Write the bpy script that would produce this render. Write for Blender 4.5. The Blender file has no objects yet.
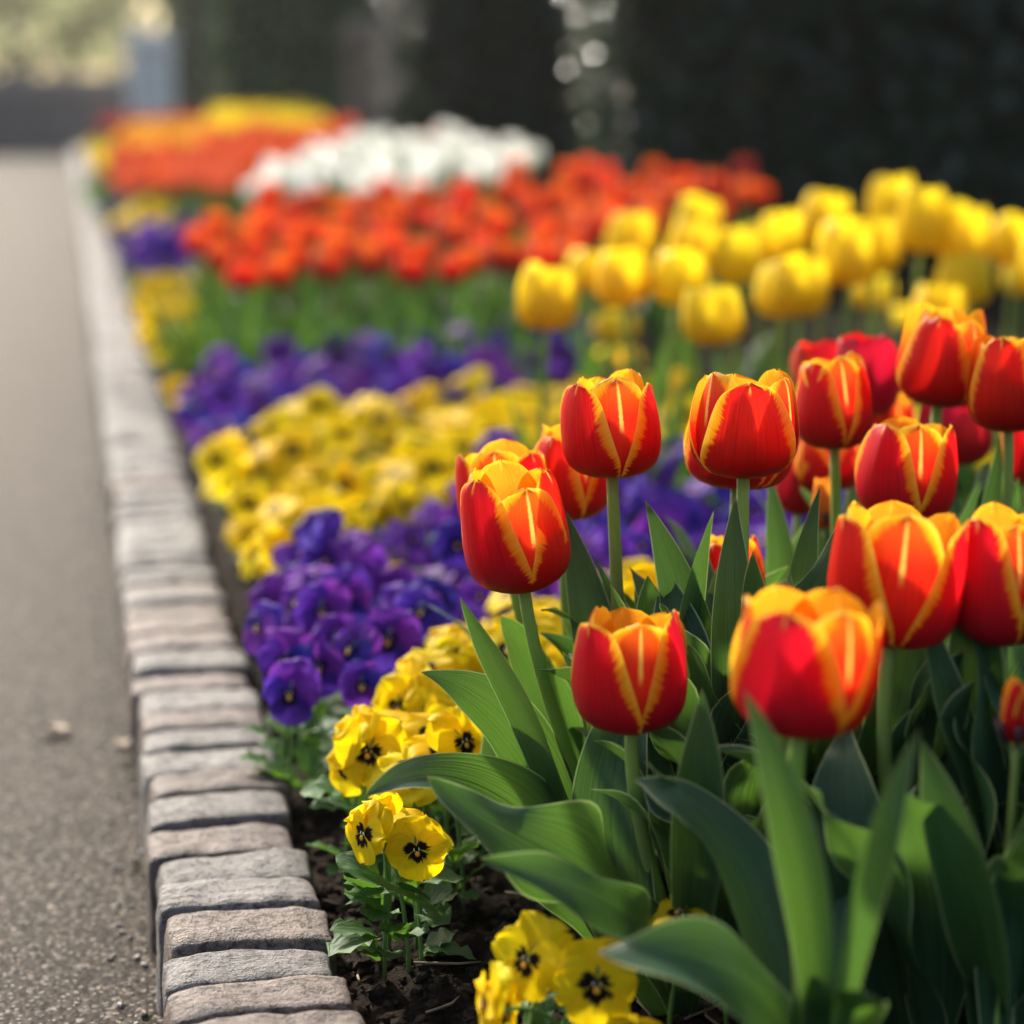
import bpy, math, random
import numpy as np
from mathutils import Vector, Matrix

# ------------------------------------------------------------------ camera
SC = bpy.context.scene
COL = SC.collection
R = math.radians
FPX = 2133.0
PITCH = R(11.06)
YAW = R(11.6)
CAM = Vector((0.0, 0.0, 0.56))
SOIL = 0.05
cd = bpy.data.cameras.new('camera')
cam = bpy.data.objects.new('camera', cd)
COL.objects.link(cam)
cam.location = CAM
cam.rotation_euler = (R(90) - PITCH, 0, -YAW)
cd.sensor_width = 36
cd.lens = FPX / 1024 * 36
cd.clip_start = 0.02
cd.clip_end = 2000
cd.dof.use_dof = True
cd.dof.focus_distance = 1.24
cd.dof.aperture_fstop = cd.lens / 1000 / 0.0205
cd.dof.aperture_blades = 0
SC.camera = cam

# ------------------------------------------------------------------ sky, sun, exposure
SUN_EL, SUN_AZ = R(33), R(-17)          # azimuth from +Y, negative = to the -X side
W = bpy.data.worlds.new('World')
SC.world = W
W.use_nodes = True
wn = W.node_tree
bg = wn.nodes['Background']
sky = wn.nodes.new('ShaderNodeTexSky')
sky.sky_type = 'NISHITA'
sky.sun_disc = False
sky.sun_elevation = SUN_EL
sky.sun_rotation = SUN_AZ
sky.dust_density = 4.0
sky.air_density = 1.0
wn.links.new(sky.outputs[0], bg.inputs[0])
bg.inputs[1].default_value = 0.15
sd = bpy.data.lights.new('sun', 'SUN')
sun = bpy.data.objects.new('sun', sd)
COL.objects.link(sun)
sd.energy = 4.4
sd.angle = R(4)
sd.color = (1.0, 0.94, 0.84)
sdir = Vector((math.sin(SUN_AZ) * math.cos(SUN_EL), math.cos(SUN_AZ) * math.cos(SUN_EL), math.sin(SUN_EL)))
sun.rotation_euler = sdir.to_track_quat('Z', 'Y').to_euler()
SC.view_settings.view_transform = 'Standard'
SC.view_settings.look = 'None'
SC.view_settings.gamma = 1
SC.view_settings.exposure = 0.84
cy = SC.cycles
cy.use_denoising = True
cy.max_bounces = 7
cy.diffuse_bounces = 3
cy.glossy_bounces = 2
cy.transmission_bounces = 4
cy.volume_bounces = 0
cy.caustics_reflective = False
cy.caustics_refractive = False
cy.sample_clamp_indirect = 6

rng = np.random.default_rng(7)
random.seed(7)
U = lambda a, b: float(rng.uniform(a, b))

# ------------------------------------------------------------------ projection helpers
_cm = cam.rotation_euler.to_matrix()


def at(px, py, d):
    """the point that stands at depth d (metres along the optical axis) under a photo pixel"""
    v = Vector(((px - 512) / FPX * d, (512 - py) / FPX * d, -d))
    return CAM + _cm @ v


def ground(px, py, z=SOIL):
    v = _cm @ Vector(((px - 512) / FPX, (512 - py) / FPX, -1))
    return CAM + v * ((z - CAM.z) / v.z)


def pix(p):
    v = _cm.transposed() @ (Vector(p) - CAM)
    return 512 - v.x / v.z * FPX, 512 + v.y / v.z * FPX, -v.z


def inside(p, poly):
    x, y = p
    c = False
    n = len(poly)
    for i in range(n):
        x1, y1 = poly[i]
        x2, y2 = poly[i - 1]
        if (y1 > y) != (y2 > y) and x < (x2 - x1) * (y - y1) / (y2 - y1) + x1:
            c = not c
    return c


VIEWH = Vector((math.sin(YAW), math.cos(YAW), 0))          # heading of the camera on the ground
TOCAM = math.atan2(-VIEWH.y, -VIEWH.x)                     # azimuth back to the camera


# ------------------------------------------------------------------ mesh builder
class MB:
    def __init__(s):
        s.v, s.f, s.uv, s.e, s.m = [], [], [], [], []

    def grid(s, P, UV=None, E=None, mat=0, wrap=False):
        n, m = P.shape[:2]
        b = len(s.v)
        s.v.extend(map(tuple, P.reshape(-1, 3)))
        if UV is None:
            UV = np.zeros((n, m, 2))
        if E is None:
            E = np.ones((n, m))
        s.uv.extend(map(tuple, UV.reshape(-1, 2)))
        s.e.extend(E.reshape(-1).tolist())
        for i in range(n - 1):
            for j in range(m if wrap else m - 1):
                j2 = (j + 1) % m
                s.f.append((b + i * m + j, b + i * m + j2, b + (i + 1) * m + j2, b + (i + 1) * m + j))
                s.m.append(mat)

    def poly(s, pts, mat=0):
        b = len(s.v)
        s.v.extend(map(tuple, pts))
        s.uv.extend([(0, 0)] * len(pts))
        s.e.extend([1.0] * len(pts))
        s.f.append(tuple(range(b, b + len(pts))))
        s.m.append(mat)

    def tube(s, pts, rad, k=8, mat=0, cap=True):
        pts = [Vector(p) for p in pts]
        n = len(pts)
        if not hasattr(rad, '__len__'):
            rad = [rad] * n
        P = np.zeros((n, k, 3))
        up = Vector((0.31, 0.95, 0.1))
        for i in range(n):
            t = (pts[min(i + 1, n - 1)] - pts[max(i - 1, 0)]).normalized()
            a = t.cross(up)
            if a.length < 1e-4:
                a = t.cross(Vector((1, 0, 0)))
            a.normalize()
            c = t.cross(a)
            for j in range(k):
                g = 2 * math.pi * j / k
                P[i, j] = pts[i] + (a * math.cos(g) + c * math.sin(g)) * rad[i]
        b = len(s.v)
        uvs = np.zeros((n, k, 2))
        uvs[:, :, 1] = np.linspace(0, 1, n)[:, None]
        s.grid(P, uvs, None, mat, wrap=True)
        if cap:
            s.f.append(tuple(b + (n - 1) * k + j for j in range(k)))
            s.m.append(mat)
            s.f.append(tuple(b + j for j in reversed(range(k))))
            s.m.append(mat)

    def ball(s, c, r, mat=0, n=6, m=8, sq=(1, 1, 1)):
        P = np.zeros((n + 1, m, 3))
        for i in range(n + 1):
            a = math.pi * (0.02 + 0.96 * i / n)
            for j in range(m):
                g = 2 * math.pi * j / m
                P[i, j] = (c[0] + r * sq[0] * math.sin(a) * math.cos(g), c[1] + r * sq[1] * math.sin(a) * math.sin(g),
                           c[2] + r * sq[2] * math.cos(a))
        s.grid(P[::-1], None, None, mat, wrap=True)

    def box(s, x0, y0, z0, x1, y1, z1, mat=0):
        b = len(s.v)
        s.v.extend([(x0, y0, z0), (x1, y0, z0), (x1, y1, z0), (x0, y1, z0), (x0, y0, z1), (x1, y0, z1), (x1, y1, z1), (x0, y1, z1)])
        s.uv.extend([(0, 0)] * 8)
        s.e.extend([1.0] * 8)
        for q in ((0, 3, 2, 1), (4, 5, 6, 7), (0, 1, 5, 4), (1, 2, 6, 5), (2, 3, 7, 6), (3, 0, 4, 7)):
            s.f.append(tuple(b + i for i in q))
            s.m.append(mat)

    def mesh(s, name, mats, smooth=True):
        me = bpy.data.meshes.new(name)
        me.from_pydata(s.v, [], s.f)
        for m in (mats if isinstance(mats, (list, tuple)) else [mats]):
            me.materials.append(m)
        if s.f:
            me.polygons.foreach_set('material_index', np.array(s.m, dtype=np.int32))
            if smooth:
                me.polygons.foreach_set('use_smooth', np.ones(len(s.f), dtype=bool))
            vi = np.zeros(len(me.loops), dtype=np.int32)
            me.loops.foreach_get('vertex_index', vi)
            uvl = me.uv_layers.new(name='UVMap')
            uvl.data.foreach_set('uv', np.array(s.uv, dtype=np.float32)[vi].reshape(-1))
            at_ = me.attributes.new('edge', 'FLOAT', 'POINT')
            at_.data.foreach_set('value', np.array(s.e, dtype=np.float32))
        me.update()
        return me


def link(name, data, parent=None, loc=None, mat=None):
    o = bpy.data.objects.new(name, data)
    COL.objects.link(o)
    if parent is not None:
        o.parent = parent
    if loc is not None:
        o.location = loc
    if mat is not None:
        o.matrix_local = mat
    return o


def tag(o, label, cat, group=None, kind=None):
    if label:
        o['label'] = label
    if cat:
        o['category'] = cat
    if group:
        o['group'] = group
    if kind:
        o['kind'] = kind
    return o


def thing(name, loc, label, cat, group=None, rz=0):
    o = link(name, None, None, loc)
    o.empty_display_size = 0.02
    o.rotation_euler = (0, 0, rz)
    return tag(o, label, cat, group)


def struct(o):
    o['kind'] = 'structure'
    return o


def dup(o, parent=None):
    c = o.copy()
    COL.objects.link(c)
    if parent is not None:
        c.parent = parent
    for ch in kids.get(o.name, ()):
        dup_child(ch, c)
    return c


kids = {}


def reg(root):
    """remember the children of a prototype so that copies need no search"""
    for ch in root.children:
        kids.setdefault(root.name, []).append(ch)
        reg(ch)
    return root


def dup_child(ch, parent):
    c = ch.copy()
    COL.objects.link(c)
    c.parent = parent
    for g in kids.get(ch.name, ()):
        dup_child(g, c)


ORD = ['', 'first', 'second', 'third', 'fourth', 'fifth', 'sixth', 'seventh', 'eighth', 'ninth', 'tenth', 'eleventh', 'twelfth',
       'thirteenth', 'fourteenth', 'fifteenth', 'sixteenth', 'seventeenth', 'eighteenth', 'nineteenth', 'twentieth']


def nth(i):
    if i < len(ORD):
        return ORD[i]
    return '%d%s' % (i, {1: 'st', 2: 'nd', 3: 'rd'}.get(i % 10 if i % 100 not in (11, 12, 13) else 0, 'th'))


# ------------------------------------------------------------------ materials
class NT:
    def __init__(s, name):
        s.m = bpy.data.materials.new(name)
        s.m.use_nodes = True
        s.t = s.m.node_tree
        s.p = s.t.nodes['Principled BSDF']
        s.out = s.t.nodes['Material Output']

    def n(s, typ, **kw):
        nd = s.t.nodes.new('ShaderNode' + typ)
        for k, v in kw.items():
            if k.startswith('i_'):
                s.put(nd.inputs[k[2:].replace('_', ' ')], v)
            elif k.startswith('x') and k[1:].isdigit():
                s.put(nd.inputs[int(k[1:])], v)
            else:
                setattr(nd, k, v)
        return nd

    def put(s, sock, v):
        if isinstance(v, bpy.types.NodeSocket):
            s.t.links.new(v, sock)
        else:
            if hasattr(sock.default_value, '__len__') and len(sock.default_value) == 4 and len(v) == 3:
                v = (*v, 1)
            sock.default_value = v

    def math(s, op, a, b=0.0, clamp=False):
        nd = s.n('Math', operation=op, use_clamp=clamp)
        s.put(nd.inputs[0], a)
        s.put(nd.inputs[1], b)
        return nd.outputs[0]

    def mix(s, f, a, b, blend='MIX'):
        nd = s.n('MixRGB', blend_type=blend)
        s.put(nd.inputs[0], f)
        s.put(nd.inputs[1], a)
        s.put(nd.inputs[2], b)
        return nd.outputs[0]

    def ramp(s, f, stops):
        nd = s.n('ValToRGB')
        cr = nd.color_ramp
        while len(cr.elements) < len(stops):
            cr.elements.new(0.5)
        for e, (p, c) in zip(cr.elements, stops):
            e.position = p
            e.color = (*c, 1) if len(c) == 3 else c
        s.put(nd.inputs[0], f)
        return nd.outputs[0]

    def step(s, v, a, b):
        nd = s.n('MapRange', interpolation_type='SMOOTHSTEP')
        s.put(nd.inputs[0], v)
        s.put(nd.inputs[1], a)
        s.put(nd.inputs[2], b)
        return nd.outputs[0]

    def noise(s, vec, scale, detail=3, rough=0.5, dist=0.0):
        nd = s.n('TexNoise', i_Scale=scale, i_Detail=detail, i_Roughness=rough, i_Distortion=dist)
        if vec is not None:
            s.put(nd.inputs['Vector'], vec)
        return nd.outputs['Fac']

    def scaled(s, vec, sc, off=None):
        nd = s.n('Mapping', i_Scale=sc)
        s.put(nd.inputs['Vector'], vec)
        if off is not None:
            s.put(nd.inputs['Location'], off)
        return nd.outputs[0]

    def bump(s, h, st, dist):
        return s.n('Bump', i_Strength=st, i_Distance=dist, i_Height=h).outputs[0]

    def co(s, k='Object'):
        return s.n('TexCoord').outputs[k]

    def rnd(s):
        return s.n('ObjectInfo').outputs['Random']

    def attr(s, k):
        return s.n('Attribute', attribute_name=k).outputs['Fac']

    def set(s, col, rough=0.5, normal=None, spec=0.5):
        s.put(s.p.inputs['Base Color'], col)
        s.put(s.p.inputs['Roughness'], rough)
        s.put(s.p.inputs['Specular IOR Level'], spec)
        if normal is not None:
            s.put(s.p.inputs['Normal'], normal)
        return s

    def trans(s, col, f, normal=None):
        tr = s.n('BsdfTranslucent')
        s.put(tr.inputs[0], col)
        if normal is not None:
            s.put(tr.inputs['Normal'], normal)
        mx = s.n('MixShader')
        mx.inputs[0].default_value = f
        s.t.links.new(s.p.outputs[0], mx.inputs[1])
        s.t.links.new(tr.outputs[0], mx.inputs[2])
        s.t.links.new(mx.outputs[0], s.out.inputs[0])
        return s


def hsv(m, col, h=0.5, s_=1.0, v=1.0):
    nd = m.n('HueSaturation')
    m.put(nd.inputs['Hue'], h)
    m.put(nd.inputs['Saturation'], s_)
    m.put(nd.inputs['Value'], v)
    m.put(nd.inputs['Color'], col)
    return nd.outputs[0]


def vary(m, col, dv=0.25, dh=0.01):
    r = m.rnd()
    v = m.math('ADD', m.math('MULTIPLY', r, dv), 1 - dv / 2)
    r2 = m.math('FRACT', m.math('MULTIPLY', r, 17.3))
    h = m.math('ADD', m.math('MULTIPLY', r2, dh * 2), 0.5 - dh)
    return hsv(m, col, h, 1.0, v)


def flame_petal(name, inner):
    m = NT(name)
    sep = m.n('SeparateXYZ')
    m.put(sep.inputs[0], m.co('UV'))
    u, v = sep.outputs[0], sep.outputs[1]          # u across 0..1, v up 0..1
    edge = m.attr('edge')
    av = m.math('ABSOLUTE', m.math('SUBTRACT', u, 0.5))
    cv = m.n('CombineXYZ')
    # feathering: streaks that climb from the margin inwards
    m.put(cv.inputs[0], m.math('MULTIPLY', m.math('SUBTRACT', v, m.math('MULTIPLY', av, 0.5)), 46))
    m.put(cv.inputs[1], m.math('MULTIPLY', u, 4))
    m.put(cv.inputs[2], m.math('MULTIPLY', m.rnd(), 50))
    fe = m.noise(cv.outputs[0], 1.0, 3, 0.6)
    wb = m.noise(m.scaled(m.co('UV'), (3, 3, 1)), 1.0, 2)
    e2 = m.math('ADD', edge, m.math('MULTIPLY', m.math('SUBTRACT', fe, 0.5), 0.30))
    e2 = m.math('ADD', e2, m.math('MULTIPLY', m.math('SUBTRACT', wb, 0.5), 0.12))
    # margin gets wider towards the tip
    wid = m.math('ADD', m.math('MULTIPLY', m.step(v, 0.06, 0.50), 0.13 if inner else 0.225), 0.03)
    if inner:
        wid = m.math('ADD', wid, m.math('MULTIPLY', m.step(v, 0.55, 0.95), 0.16))
    else:
        wid = m.math('SUBTRACT', wid, m.math('MULTIPLY', m.step(v, 0.62, 0.95), 0.12))
    q = m.math('DIVIDE', e2, wid)
    strk = m.noise(m.scaled(m.co('UV'), (34, 1.4, 1)), 1.0, 3, 0.6)
    low = m.step(v, 0.0, 0.55)
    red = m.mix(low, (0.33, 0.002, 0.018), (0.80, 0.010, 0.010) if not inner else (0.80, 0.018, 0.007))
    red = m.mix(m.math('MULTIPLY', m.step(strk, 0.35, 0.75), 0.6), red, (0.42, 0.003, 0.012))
    if inner:
        red = m.mix(m.step(v, 0.6, 0.98), red, (0.86, 0.12, 0.006))
    col = m.ramp(q, [(0.0, (0.97, 0.70, 0.08)), (0.35, (0.96, 0.55, 0.012)), (0.75, (0.92, 0.30, 0.008)), (1.0, (0.8, 0.10, 0.006))])
    col = m.mix(m.step(q, 0.66, 1.14), col, red)
    # pale midrib streak near the tip
    rib = m.math('SUBTRACT', 1.0, m.step(m.math('ADD', av, m.math('MULTIPLY', m.math('SUBTRACT', fe, 0.5), 0.03)), 0.012, 0.035))
    rib = m.math('MULTIPLY', rib, m.step(v, 0.48 if inner else 0.86, 0.62 if inner else 0.95))
    col = m.mix(m.math('MULTIPLY', rib, 0.95), col, (0.95, 0.60, 0.10))
    # the inside of a petal is more yellow than its outside
    ins = m.math('MULTIPLY', m.n('NewGeometry').outputs['Backfacing'], m.step(m.math('ADD', v, m.math('MULTIPLY', m.math('SUBTRACT', fe, 0.5), 0.3)), 0.45, 0.85))
    col = m.mix(m.math('MULTIPLY', ins, 0.75), col, (0.95, 0.42, 0.015))
    # greenish yellow at the very base
    col = m.mix(m.math('SUBTRACT', 1.0, m.step(v, 0.0, 0.05)), col, (0.5, 0.30, 0.03))
    col = vary(m, col, 0.12, 0.004)
    nb = m.bump(strk, 0.38, 0.0014)
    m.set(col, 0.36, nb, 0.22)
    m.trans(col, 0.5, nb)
    return m.m


def plain_petal(name, lo, hi, tf=0.4, rim=None, rough=0.42, dv=0.2, dh=0.008):
    m = NT(name)
    sep = m.n('SeparateXYZ')
    m.put(sep.inputs[0], m.co('UV'))
    v = sep.outputs[1]
    strk = m.noise(m.scaled(m.co('UV'), (30, 1.4, 1)), 1.0, 3, 0.6)
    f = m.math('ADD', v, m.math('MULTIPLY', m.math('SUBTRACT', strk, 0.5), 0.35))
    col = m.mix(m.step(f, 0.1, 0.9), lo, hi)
    if rim:
        e = m.math('ADD', m.attr('edge'), m.math('MULTIPLY', m.math('SUBTRACT', strk, 0.5), 0.2))
        col = m.mix(m.math('MULTIPLY', m.math('SUBTRACT', 1.0, m.step(e, 0.05, 0.45)), m.step(v, 0.3, 0.9)), col, rim)
    col = vary(m, col, dv, dh)
    nb = m.bump(strk, 0.2, 0.0012)
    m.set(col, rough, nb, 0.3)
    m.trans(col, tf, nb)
    return m.m


def leaf_mat(name, base, back, rim, tf=0.28, rough=0.40, dv=0.35, veins=40):
    m = NT(name)
    uvv = m.co('UV')
    vn = m.noise(m.scaled(uvv, (veins, 1.2, 1)), 1.0, 2, 0.6)
    pat = m.noise(m.co('Object'), 25, 3, 0.6)
    col = m.mix(m.step(vn, 0.35, 0.7), tuple(c * 1.3 for c in base), tuple(c * 0.55 for c in base))
    col = m.mix(m.math('MULTIPLY', m.step(pat, 0.45, 0.75), 0.5), col, back)
    if rim:
        col = m.mix(m.math('SUBTRACT', 1.0, m.step(m.attr('edge'), 0.016, 0.046)), col, rim)  # pale margin, with the backlit glow of the edge put into its colour
    if rim:
        sv = m.n('SeparateXYZ')
        m.put(sv.inputs[0], uvv)
        col = m.mix(m.math('MULTIPLY', m.step(m.math('ADD', sv.outputs[1], m.math('MULTIPLY', m.rnd(), 0.02)), 0.985, 1.005), 0.9), col, (0.30, 0.20, 0.09))
        spots = m.noise(m.co('Object'), 230, 2, 0.5)
        col = m.mix(m.math('MULTIPLY', m.step(spots, 0.72, 0.78), 0.5), col, (0.10, 0.10, 0.05))
    col = vary(m, col, dv, 0.012)
    nb = m.bump(vn, 0.6, 0.0018)
    ro = m.math('ADD', m.math('MULTIPLY', pat, 0.2), rough - 0.1)
    m.set(col, ro, nb, 0.28)
    tcol = m.mix(0.6, col, (0.20, 0.42, 0.03), 'MIX')
    m.trans(tcol, tf, nb)
    return m.m


def blotch_petal(name, base, dark, reach, tf=0.35, dv=0.2, vein=None, dh=0.01):
    """pansy petal: a dark feathered blotch round the throat (reach 0 = none)"""
    m = NT(name)
    sep = m.n('SeparateXYZ')
    m.put(sep.inputs[0], m.co('UV'))
    u, v = sep.outputs[0], sep.outputs[1]
    a = m.n('CombineXYZ')
    m.put(a.inputs[0], m.math('MULTIPLY', u, 17))
    m.put(a.inputs[1], m.math('MULTIPLY', v, 1.5))
    m.put(a.inputs[2], m.math('MULTIPLY', m.rnd(), 40))
    ray = m.noise(a.outputs[0], 1.0, 3, 0.6)
    col = m.mix(m.step(ray, 0.35, 0.8), base, tuple(c * 0.86 for c in base))
    if vein:
        col = m.mix(m.step(m.math('ADD', v, m.math('MULTIPLY', ray, 0.4)), 0.5, 1.25), col, vein)
    if reach > 0:
        au = m.math('ABSOLUTE', m.math('SUBTRACT', u, 0.5))
        q = m.math('ADD', v, m.math('MULTIPLY', m.math('SUBTRACT', ray, 0.5), 0.6))
        q = m.math('ADD', q, m.math('MULTIPLY', m.rnd(), 0.10))
        q = m.math('ADD', q, m.math('MULTIPLY', m.math('MULTIPLY', au, au), 2.2))
        col = m.mix(m.step(q, reach + 0.03, reach - 0.03), col, dark) if False else m.mix(
            m.math('SUBTRACT', 1.0, m.step(q, reach - 0.04, reach + 0.04)), col, dark)
    col = vary(m, col, dv, dh)
    nb = m.bump(ray, 0.25, 0.0008)
    m.set(col, 0.6, nb, 0.12)
    m.trans(col, tf, nb)
    return m.m


def simple(name, col, rough=0.6, dv=0.0, ns=None, c2=None, spec=0.4, bump=None):
    m = NT(name)
    c = col
    if ns:
        f = m.noise(m.co('Object'), ns, 5, 0.6)
        c = m.mix(m.step(f, 0.3, 0.7), col, c2 or tuple(x * 0.6 for x in col))
    if dv:
        c = vary(m, c, dv, 0.008)
    nb = None
    if bump:
        nb = m.bump(m.noise(m.co('Object'), bump[0], 6, 0.65), bump[1], bump[2])
    m.set(c, rough, nb, spec)
    return m.m


M = {}
M['flame_outer'] = flame_petal('red_petal_with_yellow_margin', False)
M['flame_inner'] = flame_petal('inner_red_petal_with_yellow_rib', True)
M['red'] = plain_petal('plain_red_petal', (0.40, 0.002, 0.014), (0.62, 0.008, 0.014), 0.42)
M['bud'] = plain_petal('apricot_petal', (0.62, 0.10, 0.01), (0.85, 0.30, 0.02), 0.42)
M['yellow'] = plain_petal('yellow_petal', (0.92, 0.66, 0.008), (0.95, 0.76, 0.02), 0.52)
M['orange'] = plain_petal('orange_red_petal', (0.48, 0.005, 0.008), (0.84, 0.055, 0.007), 0.46, (0.95, 0.24, 0.015), dv=0.35, dh=0.012)
M['scarlet'] = plain_petal('scarlet_petal', (0.52, 0.025, 0.025), (0.75, 0.07, 0.035), 0.42, dv=0.3, dh=0.02)
M['white'] = plain_petal('white_petal', (0.74, 0.78, 0.62), (0.86, 0.86, 0.82), 0.52)
M['dull_red'] = plain_petal('dull_red_petal', (0.40, 0.015, 0.025), (0.55, 0.04, 0.04), 0.42)
M['amber'] = plain_petal('amber_petal', (0.80, 0.22, 0.015), (0.88, 0.45, 0.03), 0.42, dv=0.3, dh=0.02)
M['leaf'] = leaf_mat('tulip_leaf_green', (0.030, 0.082, 0.034), (0.042, 0.100, 0.062), (0.48, 0.54, 0.25), 0.27, veins=24)
M['leaf_far'] = leaf_mat('tulip_leaf_far_green', (0.032, 0.090, 0.028), (0.036, 0.088, 0.042), None, 0.25)
M['stem'] = leaf_mat('tulip_stem_green', (0.28, 0.38, 0.085), (0.28, 0.34, 0.11), None, 0.3, 0.45, 0.3, 12)
M['pistil'] = simple('pistil_green', (0.45, 0.42, 0.10), 0.6)
M['stamen'] = simple('stamen_dark', (0.03, 0.015, 0.03), 0.7)
M['py_plain'] = blotch_petal('yellow_pansy_petal', (0.94, 0.71, 0.006), (0, 0, 0), 0, 0.48)
M['py_blotch'] = blotch_petal('yellow_pansy_petal_with_blotch', (0.94, 0.70, 0.006), (0.012, 0.004, 0.006), 0.42, 0.48)
M['pp_plain'] = blotch_petal('purple_pansy_petal', (0.110, 0.022, 0.31), (0, 0, 0), 0, 0.4, 0.5, (0.18, 0.055, 0.46), 0.045)
M['pp_blotch'] = blotch_petal('purple_pansy_petal_with_blotch', (0.105, 0.020, 0.31), (0.012, 0.003, 0.045), 0.36, 0.4, 0.5, (0.17, 0.05, 0.45), 0.045)
M['eye'] = simple('pansy_eye', (0.86, 0.42, 0.02), 0.5)
M['eye_pale'] = simple('pansy_eye_pale', (0.75, 0.70, 0.45), 0.6)
M['pansy_leaf'] = leaf_mat('pansy_leaf_green', (0.050, 0.130, 0.028), (0.060, 0.145, 0.030), None, 0.3, 0.58, 0.35, 9)
M['pansy_stem'] = simple('pansy_stem_green', (0.12, 0.24, 0.05), 0.5)


# ------------------------------------------------------------------ tulip shapes
def spline(xs, ys, t):
    """smooth interpolation through control values (Catmull-Rom in x)"""
    xs, ys = np.array(xs, float), np.array(ys, float)
    d = np.gradient(ys, xs)
    t = np.clip(np.asarray(t, float), xs[0], xs[-1])
    i = np.clip(np.searchsorted(xs, t, 'right') - 1, 0, len(xs) - 2)
    h = xs[i + 1] - xs[i]
    q = (t - xs[i]) / h
    return ((2 * q ** 3 - 3 * q ** 2 + 1) * ys[i] + (q ** 3 - 2 * q ** 2 + q) * h * d[i] + (-2 * q ** 3 + 3 * q ** 2) * ys[i + 1] + (q ** 3 - q ** 2) * h * d[i + 1])


G_U = [0, .06, .14, .26, .40, .55, .70, .82, .91, .97, 1]
G_W = [.35, .60, .84, 1.0, .97, .88, .76, .63, .48, .30, .04]
R_U = [0, .07, .16, .28, .42, .58, .74, .88, 1]
R_R = [.12, .56, .83, .97, 1.0, .97, .90, .81, .74]
Z_U = [0, .07, .16, .28, .42, .58, .74, .88, 1]
Z_Z = [0, .035, .115, .235, .39, .56, .74, .89, 1]


def petal(mb, phi, outer, H, Rr, seed, tilt=0.0, n=16, m=11, mat=0, open_=0.0, wide=1.0):
    r_ = np.random.default_rng(seed)
    u = np.linspace(0, 1, n)
    u = 1 - (1 - u) ** 1.15
    v = np.linspace(-1, 1, m)
    Ug, Vg = np.meshgrid(u, v, indexing='ij')
    g = spline(G_U, G_W, u)
    w = Rr * 1.02 * wide * g * (1.0 if outer else 1.04)
    rr = Rr * spline(R_U, R_R, u) * (1.0 if outer else 0.91)
    rr = rr + open_ * Rr * u ** 2
    hz = H * spline(Z_U, Z_Z, u) * (1 + r_.uniform(-.09, .03))
    asym = r_.uniform(-.06, .06)
    ww = w[:, None] * (1 + asym * Vg)
    ang = ww * Vg / np.maximum(rr[:, None], 0.006)
    ang = np.clip(ang, -1.45, 1.45)
    ph1, ph2 = r_.uniform(0, 6.28, 2)
    rad = rr[:, None] + 0.0 * Vg
    # margins stand a little off, midrib is a shallow keel, tip bends
    rad = rad + Rr * (0.05 if outer else 0.02) * (np.abs(Vg) ** 3) * np.sin(np.pi * np.clip(Ug, 0, .95))
    rad = rad + Rr * 0.035 * np.exp(-(Vg / .14) ** 2) * np.clip(Ug - .25, 0, 1)
    rad = rad + Rr * 0.03 * np.sin(3.2 * Vg + ph1) * Ug ** 2 + Rr * 0.022 * np.sin(9 * Ug + ph2 + Vg * 2) * np.abs(Vg)
    rad = rad - Rr * r_.uniform(-.02, .10) * np.clip((Ug - .86) / .14, 0, 1) ** 2
    x = rad * np.cos(ang)
    y = rad * np.sin(ang)
    z = hz[:, None] + H * 0.012 * np.sin(7 * Vg + ph1) * Ug ** 3 + 0 * Vg
    # tilt petal outwards about its base
    c, s_ = math.cos(tilt), math.sin(tilt)
    x, z = x * c + z * s_, -x * s_ + z * c
    cp, sp = math.cos(phi), math.sin(phi)
    P = np.stack([x * cp - y * sp, x * sp + y * cp, z], -1)
    UVg = np.stack([Vg * .5 + .5, Ug], -1)
    E = (1 - np.abs(Vg)) * g[:, None]
    mb.grid(P, UVg, E, mat)


def bloom_parts(H, Rr, phi_inner, seed, open_=0.0, n=16, m=11, var=1.0):
    """list of (is_outer, MB) petals"""
    r_ = np.random.default_rng(seed)
    out = []
    for k in range(3):
        for outer in (False, True):
            mb = MB()
            phi = phi_inner + k * 2 * math.pi / 3 + (math.pi / 3 if outer else 0) + r_.uniform(-.09, .09)
            petal(mb, phi, outer, H * (1.0 if outer else 1.0), Rr, int(r_.integers(1e6)), r_.uniform(-.05, .09) * var + (0.02 if outer else -.01), n, m, 0, open_ + r_.uniform(-.09, .09) * var)
            out.append((outer, mb))
    return out


def core_mb(H):
    mb = MB()
    mb.tube([(0, 0, 0), (0, 0, H * .16), (0, 0, H * .36), (0, 0, H * .42)], [.005, .006, .0055, .007], 7, 0)
    for k in range(6):
        a = k * math.pi / 3 + .2
        d = Vector((math.cos(a), math.sin(a), 0))
        mb.tube([d * .004, d * .009 + Vector((0, 0, H * .18)), d * .010 + Vector((0, 0, H * .34))], [.001, .0015, .0022], 5, 1)
    return mb


def bez(p0, p1, p2, p3, t):
    t = np.asarray(t)[:, None]
    p0, p1, p2, p3 = (np.array(p, float) for p in (p0, p1, p2, p3))
    return (1 - t) ** 3 * p0 + 3 * (1 - t) ** 2 * t * p1 + 3 * (1 - t) * t ** 2 * p2 + t ** 3 * p3


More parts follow.
